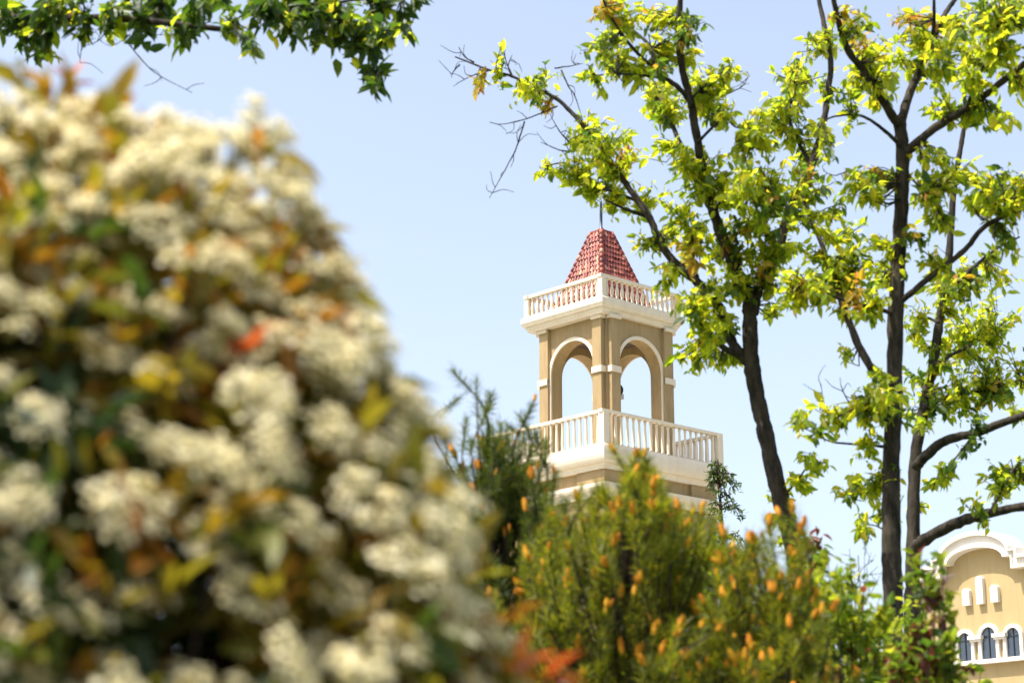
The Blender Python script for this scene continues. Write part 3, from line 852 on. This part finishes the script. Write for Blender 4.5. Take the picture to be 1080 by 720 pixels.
# --- the bent tree behind it
Cc = Tree("bent dark tree just right of the straight trunk, with two long limbs reaching right", base_at(962, 18), LEAVES, grow=1.18, group="spring trees behind the pines")
YC = 17.5
Cc.limb([(960, 1100), (961, 800), (962, 640), (963, 578), (965, 489), (974, 432), (984, 385), (991, 338), (998, 305), (1003, 240), (1007, 192), (1014, 151), (1018, 120), (1016, 90)], YC, YC + 0.3, 13, 2.0, "trunk", 8, 14, 0.12)
Cc.limb([(966, 492), (975, 482), (996, 465), (1029, 456), (1062, 444), (1084, 436), (1130, 415)], YC, YC - 1.1, 5.5, 3.2)
Cc.limb([(963, 582), (972, 571), (1005, 553), (1043, 541), (1084, 533), (1130, 522)], YC, YC - 1.4, 6.5, 3.8)
Cc.limb([(997, 312), (1012, 295), (1035, 275), (1053, 261), (1075, 250)], YC, YC + 0.7, 3.0, 1.0)
Cc.limb([(985, 385), (1002, 375), (1022, 365), (1045, 352)], YC, YC + 0.9, 2.6, 0.8)
Cc.limb([(975, 430), (995, 420), (1020, 415), (1050, 408), (1078, 400)], YC, YC + 0.8, 2.8, 0.9)
Cc.limb([(990, 340), (975, 335), (962, 345)], YC, YC + 0.5, 1.8, 0.6)
Cc.limb([(1043, 541), (1052, 525), (1060, 510), (1070, 494)], YC - 0.9, YC - 0.6, 1.5, 0.5)
Cc.limb([(1029, 456), (1010, 480), (1000, 495), (988, 505)], YC - 0.5, YC - 0.9, 1.5, 0.5)
for c in [(1000,300,16),(1020,310,18),(1042,320,16),(1016,340,22),(1042,346,16),(1052,370,15),(1020,370,22),(1000,360,17),(1032,396,22),(1046,384,13),(1010,400,17),(1042,410,17),(1060,416,18),(1078,406,14),
          (1000,426,17),(1020,430,15),(970,330,14),(966,360,14),(960,400,13),(1000,496,12),(986,505,11),(1046,500,15),(1066,496,16),(1079,500,14),(1050,515,11),(1026,526,11),(1036,550,7),(970,530,9),
          (1062,300,13),(1066,340,15),(1072,375,13),(985,300,14),(1022,286,16),(1046,276,15),(978,450,12),(960,430,12),(985,415,14),(1075,430,10),(990,390,14),(980,365,12),(1005,325,14)]:
    Cc.clump(*c, 0)
for c in [(1050,420,14),(1020,470,9),(1000,490,9),(985,430,14),(1030,440,11),(1030,300,12)]:
    Cc.clump(*c, 1)
Cc.finish()

# --- the tree outside the frame on the left, one branch reaches in
D = Tree("green tree on the left edge whose leafy branch reaches across the top left", base_at(-260, 13), [OVERLEAF, ASH, YELLOWLEAF], name="overhanging_tree", grow=0.98, leaf_len=0.098)
YD = 13.0
D.limb([(-260, 1210), (-255, 900), (-240, 600), (-225, 300), (-205, 90), (-190, -60), (-180, -200)], YD, YD, 17, 9, "trunk", 8, 14, 0.1)
D.limb([(-215, 180), (-150, 90), (-80, 40), (10, 21), (60, 20), (110, 19), (170, 24), (232, 31)], YD, YD - 0.9, 8, 3.0)
D.limb([(-200, 40), (-100, -40), (60, -60), (180, -40), (258, -18), (300, -4), (345, 10), (372, 26), (388, 55), (398, 85)], YD, YD - 0.4, 7, 0.8)
D.limb([(300, -4), (285, 0), (262, 12), (240, 28)], YD - 0.35, YD - 0.7, 2, 0.8)
D.limb([(335, 6), (375, 0), (405, -2), (440, -4)], YD - 0.35, YD, 2, 0.8)
D.limb([(160, 24), (168, 8), (176, -12)], YD - 0.5, YD - 0.4, 2.6, 1.4)
for pts, k in (([(108, 22), (128, 38), (145, 58), (165, 78), (203, 98)], 9), ([(90, 20), (86, 50), (84, 66)], 5), ([(115, 24), (105, 42), (86, 50)], 5), ([(145, 26), (160, 36), (178, 37)], 3)):
    D.bare(pts, YD - 0.5, 0.9, k, 26)
for c in [(20,20,20),(45,36,17),(30,50,15),(60,8,18),(50,56,10),(90,12,18),(120,6,18),(110,34,7),(150,12,18),(172,4,20),(190,20,17),(195,46,12),(210,6,17),(250,25,16),(265,46,13),(285,20,20),(300,32,16),
          (280,6,18),(320,20,22),(330,46,12),(345,30,18),(370,25,20),(380,50,18),(391,76,15),(399,95,10),(410,36,16),(426,30,9),(400,14,22),(355,8,22),(438,-2,9),(5,8,15),(140,-15,25),(230,-15,25),(60,-20,25),
          (320,-15,25),(-40,20,25),(-80,50,30),(-60,-10,30),(-150,60,40),(-200,-80,60),(-260,-20,60),(-120,-60,50),(-300,60,50),(-180,-180,60)]:
    D.clump(*c, 0, 0.85)
for c in [(425,32,8),(330,15,12),(395,30,12),(305,12,10),(60,12,10)]:
    D.clump(*c, 1)
D.finish()

# ------------------------------------------------------------------ pines with pollen cones
def needle_shoot(length, n, nl, nw=0.0032):
    """needles round an upright shoot along +z"""
    v, f = [], []
    for i in range(n):
        t = (i + 0.5) / n; a = i * 2.39996 + random.uniform(-.3, .3)
        el = R(random.uniform(35, 85)) * (1.1 - 0.55*t)
        d = np.array([math.sin(el)*math.cos(a), math.sin(el)*math.sin(a), math.cos(el)])
        side = nrm(np.cross(d, [0.3, 0.2, 1.0] if i % 2 else [1.0, 0.3, 0.1]))
        p0 = np.array([0, 0, length * t]); L = nl * random.uniform(0.7, 1.1)
        b = d * L + np.array([0, 0, -0.12 * L * (1 - d[2])])
        k = len(v)
        v += [p0 - side*nw/2, p0 + side*nw/2, p0 + b*0.6 + side*nw/2, p0 + b*0.6 - side*nw/2, p0 + b]
        f += [[k, k+1, k+2], [k, k+2, k+3], [k+3, k+2, k+4]]
    return np.array(v), np.array(f)
SHOOTS = [needle_shoot(0.13, 85, 0.066), needle_shoot(0.18, 100, 0.058), needle_shoot(0.09, 75, 0.072)]

def cone_mesh(seed, mat):
    """a pollen cone: an egg of small overlapping scales"""
    r_ = np.random.default_rng(seed); m = MB()
    H, W = 0.058, 0.0135
    prof = [(W*0.35, 0), (W*0.8, H*0.12), (W, H*0.35), (W*0.95, H*0.6), (W*0.65, H*0.85), (W*0.2, H)]
    m.lathe(prof, 9)
    n = 46
    sv = np.array([[-1, 0, 0], [1, 0, 0], [0.6, 1, 0.35], [-0.6, 1, 0.35], [0, 0.6, 0.75]], float) * 0.0048
    sf = np.array([[0, 1, 4], [1, 2, 4], [2, 3, 4], [3, 0, 4]])
    ms, ps = [], []
    for i in range(n):
        t = (i + 0.5)/n; a = i*2.39996; z = H*t*0.97
        rad = np.interp(z, [q[1] for q in prof], [q[0] for q in prof])
        nn = np.array([math.cos(a), math.sin(a), 0.25]); nn /= np.linalg.norm(nn)
        x = np.array([-math.sin(a), math.cos(a), 0]); y = np.cross(nn, x)
        ms.append(np.stack([x, y, nn], 1) * r_.uniform(0.8, 1.15)); ps.append([rad*math.cos(a)*0.92, rad*math.sin(a)*0.92, z])
    m.stamp(sv, sf, np.array(ms), np.array(ps))
    return m
CONEMB = [(cone_mesh(1, CONE), 0), (cone_mesh(2, CONE2), 1), (cone_mesh(3, CONE), 0), (cone_mesh(4, CONE), 0)]
CONES = [m_.mesh("pollen_cone", [(CONE, CONE2)[i_]], True) for m_, i_ in CONEMB]

def pine(label, px, Y, ytop, R0, grow, nshoots, ncones, needle, leaders=(), dens_top=1.0, seed=0):
    r_ = np.random.default_rng(seed)
    base = base_at(px, Y); top = at(px, ytop, Y)
    o = thing("pine_tree", label, "tree", base, "young pines with orange pollen cones")
    H = top[2]
    wood = MB(); crown = MB()
    tr = [base + np.array([0, 0, -0.05])]
    for t in (0.2, 0.4, 0.6, 0.8, 0.95): tr.append(base + np.array([r_.normal(0, 0.03), r_.normal(0, 0.03), H*t]))
    trc = catmull(np.array(tr), 6)
    MB().tube(trc, np.linspace(0.07, 0.012, len(trc)), 9).build("trunk", PBARK, o, True)
    zlow = max(0.5, H - 2.0)
    tips = []
    while len(tips) < nshoots:
        h = r_.uniform(0.0, 1.0)**0.8 * (H - zlow)
        a = r_.uniform(0, 2*math.pi)
        Rm = R0 * (1 - math.exp(-h/grow)) * (1 + 0.24*math.sin(3*a + 7*h + seed) + 0.12*math.sin(7*a - 11*h)); q = r_.uniform(0.1, 1.0)**0.55
        tips.append([base[0] + Rm*q*math.cos(a), base[1] + Rm*q*math.sin(a), H - h + r_.normal(0, 0.05) + 0.10*(1-q)])
    tips = np.array(tips); nl = len(leaders)
    if nl: tips = np.concatenate([np.array([at(x, y, Y + r_.normal(0, 0.25)) for x, y in leaders]), tips])
    out = tips - base; out[:, 2] = 0
    dirs = nrm(out * 0.45 / R0 + np.array([0, 0, 1.0]) + r_.normal(0, 0.26, tips.shape))
    # needles
    kinds = r_.integers(0, 3, len(tips))
    for kk in range(3):
        sel = kinds == kk
        if not sel.any(): continue
        d = dirs[sel]; L = [0.13, 0.18, 0.09][kk]
        x = nrm(np.cross(d, r_.normal(0, 1, d.shape))); y = np.cross(d, x)
        F = np.stack([x, y, d], 2) * r_.uniform(0.85, 1.2, (len(d), 1, 1))
        crown.stamp(*SHOOTS[kk], F, tips[sel] - d * L)
        # lower tuft of older needles
        d2 = nrm(d + r_.normal(0, 0.5, d.shape)); x = nrm(np.cross(d2, r_.normal(0, 1, d.shape))); y = np.cross(d2, x)
        F = np.stack([x, y, d2], 2) * r_.uniform(0.8, 1.1, (len(d), 1, 1))
        crown.stamp(*SHOOTS[2], F, tips[sel] - d * (L + 0.12))
    crown.build("crown", needle, o)
    # limbs: from the trunk out to the shoots
    for i, (t, d) in enumerate(zip(tips, dirs)):
        back = t - d * 0.24
        hr = np.linalg.norm(back[:2] - base[:2])
        zt = max(0.4, back[2] - 0.25 - hr * 0.8)
        root = trc[np.argmin(abs(trc[:, 2] - zt))]
        mid = root*0.45 + back*0.55 + np.array([0, 0, -0.06]) + r_.normal(0, 0.02, 3)
        big = (i % 6 == 0)
        wood.tube(catmull(np.array([root, mid, back, t]), 3), np.linspace(0.016 if big else 0.007, 0.0022, 10), 5, cap=False)
    wood.build("branches", PBARK, o, True)
    # cones on the shoots nearest to the light and the camera
    up = dirs
    vv = tips - np.array([0, 0, CAMZ])
    yc = vv[:, 1]*math.cos(PITCH) + vv[:, 2]*math.sin(PITCH)
    sy = 360 - FPX*(-vv[:, 1]*math.sin(PITCH) + vv[:, 2]*math.cos(PITCH))/yc
    score = np.where(sy > 730, -5.0, 0.0) - np.where(np.arange(len(tips)) < nl, 0.8 if needle is NEEDLED else 0.0, 0.0) + (-(tips[:, 1] - base[1])/R0) * 0.9 + r_.normal(0, 0.4, len(tips))
    order = np.argsort(-score)
    cnt = 0; more = MB()
    for idx in order:
        if cnt >= ncones * 2: break
        t, d = tips[idx], dirs[idx]
        for j in range(int(r_.choice([1, 1, 2, 3]))):
            dd = nrm(d + r_.normal(0, 0.22, 3))
            pos = t - d * r_.uniform(-0.02, 0.03) + np.array([0.016*math.cos(j*2.1), 0.016*math.sin(j*2.1), 0]) * (1 if j else 0)
            q = Vector(dd).to_track_quat('Z', 'Y').to_matrix().to_4x4()
            sc = r_.uniform(0.5, 1.02)
            M4 = Matrix.Translation(Vector(pos)) @ q @ Matrix.Scale(sc, 4)
            if cnt < ncones:
                link_mesh("pollen_cone", CONES[int(r_.integers(0, 4))], o, M4)
            else:
                mb_, mi = CONEMB[int(r_.integers(0, 4))]
                A4 = np.array(M4); off = more.n
                for V in mb_.v: more.v.append(V @ A4[:3, :3].T + A4[:3, 3])
                more.n += mb_.n
                for F_ in mb_.f: more.f.append(F_ + off); more.m.append(np.full(len(F_), mi))
            cnt += 1
    if more.v:
        q = more.build("pollen_cones", [CONE, CONE2], o, True); q['kind'] = 'stuff'
    return o
pine("dark green pine with thin upright shoots against the sky, nearest to the white flowering bush", 528, 9.4, 465, 0.62, 0.38, 480, 100, NEEDLED,
     [(478, 392), (502, 402), (492, 440), (470, 450), (520, 452), (549, 440), (563, 424), (538, 470), (515, 430), (486, 418), (470, 500), (505, 465), (575, 470), (560, 480), (500, 500), (530, 495), (585, 500), (575, 522), (597, 532), (603, 552), (560, 512), (545, 520), (590, 560), (570, 545), (480, 480), (550, 500)], seed=3)
pine("broad yellow green pine full of orange cones, in front of the bell tower", 668, 8.5, 500, 0.80, 0.40, 640, 100, NEEDLE,
     [(648, 475), (677, 490), (640, 520), (572, 560), (585, 545), (598, 560), (580, 585), (560, 590), (595, 590), (570, 615), (590, 620), (605, 600), (555, 640), (575, 650), (664, 505), (690, 520), (610, 525), (700, 535), (625, 540), (580, 545), (655, 530), (715, 540), (600, 550)], seed=5)
pine("smaller pine with orange cones in front of the leaning trunk", 800, 8.0, 585, 0.50, 0.32, 420, 100, NEEDLE,
     [(838, 540), (822, 545), (765, 565), (790, 575), (812, 555), (848, 560), (835, 600), (775, 580), (760, 590)], seed=8)

# ------------------------------------------------------------------ leafy shrubs
def shrub(name, label, cat, px, py, Y, rx, rz, n, leaves, mix, size, proto=(OV, OF), k=6, droop=0.3, extra=(), group=None, ry=None, hollow=0.35):
    c = at(px, py, Y); sc = Y / (FPX*math.cos(PITCH))
    base = np.array([c[0], c[1], 0])
    o = thing(name, label, cat, base, group)
    RX, RZ = rx*sc, rz*sc; RY = ry or RX
    dv = nrm(rng.normal(0, 1, (n, 3))); q = rng.uniform(hollow, 1.0, n)**0.5
    q = q * (1 + 0.22*np.sin(dv[:, 0]*7 + dv[:, 2]*5 + px) )
    cent = c + dv * q[:, None] * np.array([RX, RY, RZ])
    for (ex, ey, er, en) in extra:
        e = at(ex, ey, Y + rng.normal(0, 0.15))
        cent = np.concatenate([cent, e + rng.normal(0, er*sc*0.55, (en, 3))])
    cent = cent[cent[:, 2] > 0.15]
    n = len(cent)
    cr = MB(); ms = rng.choice(len(leaves), n, p=mix)
    spray(cr, cent, nrm(cent - base - np.array([0, 0, c[2]*0.6])), k, size, proto, ms, droop=droop, spread=0.7, step=size*0.35)
    cr.build("foliage", leaves, o)
    st = MB()
    for i in range(0, n, 3):
        t = cent[i]; b0 = base + np.array([rng.normal(0, 0.06), rng.normal(0, 0.06), -0.02])
        m1 = b0*0.6 + t*0.4 + np.array([0, 0, 0.12*t[2]])
        st.tube(catmull(np.array([b0, m1, t]), 4), np.linspace(0.011, 0.0022, 9), 5, cap=False)
    st.build("stems", TWIG, o, True)
    return o
shrub("leafy_shrub", "bright yellow green shrub between the middle pine and the small pine", "shrub", 735, 690, 11.0, 75, 115, 260, [SHRUBLEAF, REDLEAF, YELLOWLEAF], [0.86, 0.08, 0.06], 0.068, extra=[(700, 590, 18, 10), (760, 585, 20, 12), (735, 575, 16, 8)])
shrub("leafy_shrub", "light green shrub under the straight trunk at the bottom edge", "shrub", 895, 755, 10.2, 85, 130, 430, [SHRUBLEAF, DARKASH, REDLEAF], [0.86, 0.08, 0.06], 0.062, extra=[(872, 640, 22, 14), (918, 660, 20, 14), (893, 640, 16, 10), (858, 615, 16, 10), (930, 640, 12, 7), (880, 665, 20, 14), (862, 590, 12, 6), (880, 608, 12, 7), (845, 640, 16, 10)])
shrub("leafy_shrub", "mixed green and dark red shrub in front of the cream building", "shrub", 972, 745, 9.5, 38, 85, 170, [DARKASH, REDLEAF, SHRUBLEAF], [0.28, 0.22, 0.50], 0.062, extra=[(977, 620, 13, 9), (972, 590, 11, 5), (992, 588, 9, 3), (990, 690, 13, 7), (975, 650, 12, 7), (997, 640, 9, 6), (1000, 672, 10, 8), (990, 612, 9, 5), (1004, 700, 10, 7)])
shrub("leafy_shrub", "dense light green shrub behind the bare sapling", "shrub", 905, 770, 12.2, 115, 135, 420, [SHRUBLEAF, DARKASH], [0.9, 0.1], 0.068)
shrub("plum_sapling", "purple leaved sapling against the leaning trunk", "shrub", 853, 582, 12.5, 17, 34, 26, [REDLEAF, SHRUBLEAF, DARKASH], [0.7, 0.2, 0.1], 0.075, hollow=0.1)
shrub("leafy_shrub", "dark green undergrowth shrub low behind the pines", "shrub", 600, 800, 13.0, 190, 150, 520, [DARKASH, SHRUBLEAF], [0.6, 0.4], 0.085, hollow=0.1)
shrub("leafy_shrub", "low undergrowth shrub far behind the small pine", "shrub", 860, 790, 14.0, 150, 120, 420, [SHRUBLEAF, DARKASH], [0.6, 0.4], 0.085, hollow=0.1)

# bare sapling
o = thing("bare_sapling", "leafless thin sapling left of the straight trunk", "sapling", base_at(903, 13))
m = MB()
root = at(903, 760, 13.0); root[2] = 0
tp_ = at(905, 585, 13.0)
m.tube(catmull(np.array([root, root*0.5 + tp_*0.5 + np.array([0.05, 0, 0]), tp_]), 6), np.linspace(0.012, 0.003, 13), 6)
for (x, y) in ((888, 598), (896, 578), (912, 575), (922, 590), (917, 605), (884, 612), (900, 600), (926, 612), (892, 625)):
    e = at(x, y, 13 + rng.normal(0, 0.15)); s0 = root + (tp_ - root) * rng.uniform(0.78, 0.97)
    mid = (s0 + e)/2 + rng.normal(0, 0.015, 3)
    m.tube(catmull(np.array([s0, mid, e]), 4), np.linspace(0.004, 0.0015, 9), 5, cap=False)
    for _ in range(4):
        q = mid + (e - mid) * rng.uniform(0, 1); m.tube([q, q + nrm(rng.normal(0, 1, 3) + np.array([0, 0, 0.8])) * 0.09], [0.0025, 0.0012], 4, cap=False)
m.build("stem", TWIG, o, True)

# slender cedar beside the tower
YK = 26.0
cb = base_at(759, YK)
o = thing("slender_cedar", "slender sparse conifer top beside the right end of the balcony", "tree", cb)
ct = at(757, 486, YK)
trk = catmull(np.array([cb, cb*0.5 + ct*0.5 + np.array([0.08, 0, 0]), ct]), 8)
MB().tube(trk, np.linspace(0.11, 0.012, len(trk)), 8).build("trunk", PBARK, o, True)
cr = MB(); br = MB()
Hc = ct[2]
for i in range(80):
    t = rng.uniform(0.0, 1.0)**1.3; z = Hc - 0.05 - t * 3.2
    a = rng.uniform(0, 2*math.pi); L = (0.14 + 0.55 * t) * rng.uniform(0.6, 1.1) * (1.25 if math.cos(a) > 0 else 0.75)
    p0 = np.array([np.interp(z, trk[:, 2], trk[:, 0]), np.interp(z, trk[:, 2], trk[:, 1]), z])
    dr = np.array([math.cos(a), math.sin(a), 0])
    p1 = p0 + dr*L*0.6 + np.array([0, 0, 0.06]); p2 = p0 + dr*L + np.array([0, 0, -0.08 - 0.1*t])
    c_ = catmull(np.array([p0, p1, p2]), 5)
    br.tube(c_, np.linspace(0.012, 0.003, len(c_)), 4, cap=False)
    nn = 26
    pos = c_[rng.integers(2, len(c_), nn)] + rng.normal(0, 0.02, (nn, 3))
    F = frames(nrm(rng.normal(0, 0.7, (nn, 3)) + dr*0.6 + np.array([0, 0, -0.35]))) * rng.uniform(0.05, 0.1, (nn, 1, 1))
    cr.stamp(leaf_proto(0.28)[0], LF, F, pos)
br.build("branches", PBARK, o, True); cr.build("crown", CEDAR, o)

# ------------------------------------------------------------------ white flowering photinia in the foreground
YP = 3.0
pc = at(-60, 850, YP); psc = YP / (FPX*math.cos(PITCH))
PAX, PAZ, PAY = 570*psc, 730*psc, 0.78
bush = thing("flowering_photinia", "large blurred bush of cream flower heads with red and green leaves, filling the left", "bush", (pc[0], pc[1], 0))
def lump(d):
    return 1 + 0.045*np.sin(d[..., 0]*9 + d[..., 2]*4) + 0.04*np.sin(d[..., 1]*8 - d[..., 2]*7 + 1.3) + 0.03*np.sin(d[..., 0]*17 + d[..., 1]*13)
def surf(d, q=1.0):
    d = nrm(d)
    e = (np.abs(d[..., 0])**1.68 + np.abs(d[..., 1])**1.68 + np.abs(d[..., 2])**1.68)**(-1/1.68)
    r_ = (e * lump(d) * q)[..., None]
    lower = np.where(d[..., 2:3] < 0, (pc[2] - 0.35) / PAZ, 1.0)
    return pc + d * r_ * np.concatenate([np.full(d.shape[:-1] + (1,), PAX), np.full(d.shape[:-1] + (1,), PAY), lower * PAZ], -1)

# one flower: five small petals
fp = [[0, 0, 0]]
for i in range(10):
    a = 2*math.pi*i/10; r0 = 1.0 if i % 2 == 0 else 0.55
    fp.append([r0*math.cos(a), r0*math.sin(a), 0.28 if i % 2 == 0 else 0.1])
fp = np.array(fp) * 0.0058
ff = np.array([[0, 1 + i, 1 + (i+1) % 10] for i in range(10)])
def corymb(seed, W):
    """a flower head: many small flowers on stalks making a shallow lumpy dome"""
    r_ = np.random.default_rng(seed); m = MB(); ps, ms = [], []
    heads = [(0, 0)] + [(W*r_.uniform(0.45, 0.75)*math.cos(a), W*r_.uniform(0.45, 0.75)*math.sin(a)) for a in np.linspace(0, 2*math.pi, 7, endpoint=False) + r_.uniform(0, 1)]
    for hx, hy in heads:
        hx += r_.normal(0, W*0.1); hy += r_.normal(0, W*0.1)
        hz = 0.040 - 0.35*(hx*hx + hy*hy)/W + r_.normal(0, 0.009)
        m.tube([[0, 0, -0.03], [hx*0.5, hy*0.5, hz*0.3], [hx, hy, hz - 0.012]], [0.0022, 0.0016, 0.0012], 5, 1, False)
        nf = int(r_.integers(18, 28))
        for i in range(nf):
            t = math.sqrt((i + 0.5)/nf); a = i*2.39996; rr = W*0.42*t*r_.uniform(0.75, 1.25)
            nn = nrm(np.array([math.cos(a)*t*0.9, math.sin(a)*t*0.9, 1.0]) + r_.normal(0, 0.22, 3))
            p_ = np.array([hx + rr*math.cos(a), hy + rr*math.sin(a), hz - 0.016*t*t + r_.normal(0, 0.005)])
            x = nrm(np.cross(nn, r_.normal(0, 1, 3))); y = np.cross(nn, x)
            ps.append(p_); ms.append(np.stack([x, y, nn], 1) * r_.uniform(0.75, 1.2))
            if i % 3 == 0: m.tube([[hx, hy, hz - 0.02], p_ - nn*0.001], [0.0008, 0.0006], 4, 1, False)
    m.stamp(fp, ff, np.array(ms), np.array(ps))
    return m
HEADS = [corymb(s, w) for s, w in ((1, 0.046), (2, 0.054), (3, 0.04), (4, 0.05), (5, 0.058))]
HM = [h.mesh("flower_head", [PETAL, STALK]) for h in HEADS]
def facing(nd):
    q = Vector(nd).to_track_quat('Z', 'Y').to_matrix()
    return np.array(q)
heads = []
tries = 0
while len(heads) < 1050 and tries < 60000:
    tries += 1
    d = nrm(rng.normal(0, 1, 3))
    if d[2] < -0.55: continue
    low = d[0] < 0.45 and d[2] < 0.66
    gap = 0.100 if low else (0.072 if d[2] > 0.78 else 0.090)
    patch = math.sin(7*d[0] + 5*d[2] + 0.6) + math.sin(9*d[2] - 6*d[1] + 2.0) + math.sin(11*d[0] - 8*d[2])
    if patch < -0.5 and rng.random() < 0.75: continue
    q = rng.uniform(0.9, 1.03)
    p_ = surf(d[None], q)[0]
    if all(np.linalg.norm(p_ - h[0]) > gap for h in heads):
        nd = nrm(d * np.array([0.9, 0.9, 0.5]) + np.array([0, 0, 0.75]) + rng.normal(0, 0.2, 3))
        heads.append((p_, nd, rng.integers(0, 5), rng.uniform(0.8, 1.25)))
def view_rank(h):
    p_ = h[0]; v = p_ - np.array([0, 0, CAMZ])
    yc = v[1]*math.cos(PITCH) + v[2]*math.sin(PITCH); zc = -v[1]*math.sin(PITCH) + v[2]*math.cos(PITCH)
    x = 540 + FPX*v[0]/yc; y = 360 - FPX*zc/yc
    vis = (-60 < x < 1100) and (-60 < y < 780)
    out = nrm((p_ - pc) / np.array([PAX, PAY, PAZ]))
    front = np.dot(out, nrm(-v))
    return (0 if vis and front > -0.25 else 10) + yc
heads.sort(key=view_rank)
for p_, nd, kd, sc in heads[:100]:
    M4 = Matrix.Translation(Vector(p_)) @ Matrix(facing(nd).tolist()).to_4x4() @ Matrix.Rotation(rng.uniform(0, 6.28), 4, 'Z') @ Matrix.Scale(float(sc), 4)
    link_mesh("flower_head", HM[kd], bush, M4)
rest = MB()
for p_, nd, kd, sc in heads[100:]:
    Rm = facing(nd) * sc
    for v, f, mm in zip(HEADS[kd].v, HEADS[kd].f, HEADS[kd].m): pass
    V = np.concatenate(HEADS[kd].v)
    off = rest.n
    rest.v.append(V @ Rm.T + p_); rest.n += len(V)
    for f, mm in zip(HEADS[kd].f, HEADS[kd].m): rest.f.append(f + off); rest.m.append(mm)
o = rest.build("flower_heads", [PETAL, STALK], bush); o['kind'] = 'stuff'
# leaves: young red and bronze shoots outside, glossy green inside
nsp = 4600
dv = nrm(rng.normal(0, 1, (nsp, 3))); dv = dv[dv[:, 2] > -0.85]; nsp = len(dv)
q = rng.uniform(0.35, 1.12, nsp)**0.38
tall = rng.random(nsp) < 0.05
q = np.where(tall, rng.uniform(1.02, 1.07, nsp), q)
cent = surf(dv, q)
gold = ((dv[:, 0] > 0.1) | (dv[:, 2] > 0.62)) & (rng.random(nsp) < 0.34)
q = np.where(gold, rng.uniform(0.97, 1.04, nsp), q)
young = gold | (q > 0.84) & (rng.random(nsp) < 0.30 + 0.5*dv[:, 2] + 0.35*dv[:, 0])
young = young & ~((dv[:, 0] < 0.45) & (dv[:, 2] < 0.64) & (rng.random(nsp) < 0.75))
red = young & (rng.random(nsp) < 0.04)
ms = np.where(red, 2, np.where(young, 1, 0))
fol = MB()
dirs = nrm(dv + np.array([0, 0, 0.5]) + rng.normal(0, 0.3, dv.shape))
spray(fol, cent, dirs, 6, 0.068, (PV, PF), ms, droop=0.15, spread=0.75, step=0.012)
# young shoots that stand out of the outline
sp_c = np.array([at(585, 712, 2.75), at(562, 700, 2.75)])
sp_d = nrm(sp_c - pc + np.array([0, 0, 0.4]))
spray(fol, sp_c, sp_d, 5, 0.056, (PV, PF), np.array([2, 2]), droop=-0.1, spread=0.5, step=0.006, jitter=0.2)
# one red shoot standing above the flowers
rs = at(74, 92, 3.45)
fol.stamp(PV, PF, frames(np.array([[-0.55, -0.1, 0.8], [0.30, -0.1, 0.95], [0.85, 0.1, 0.35], [-0.1, 0.4, 0.6]]), 0.2) * np.array([0.058, 0.062, 0.05, 0.04])[:, None, None], np.repeat(rs[None], 4, 0), 2)
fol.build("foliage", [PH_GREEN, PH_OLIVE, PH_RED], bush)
stm = MB()
stm.tube(catmull(np.array([rs - np.array([0.02, 0.05, 0.30]), rs - np.array([0.0, 0.01, 0.12]), rs]), 4), 0.0022, 5, cap=False)
bz = np.array([pc[0], pc[1], 0.0])
for i in range(0, nsp, 9):
    t = cent[i]; b0 = bz + np.array([rng.normal(0, 0.08), rng.normal(0, 0.08), -0.02])
    stm.tube(catmull(np.array([b0, b0*0.55 + t*0.45 + np.array([0, 0, 0.15*t[2]]), t]), 4), np.linspace(0.014, 0.003, 9), 5, cap=False)
stm.build("stems", TWIG, bush, True)
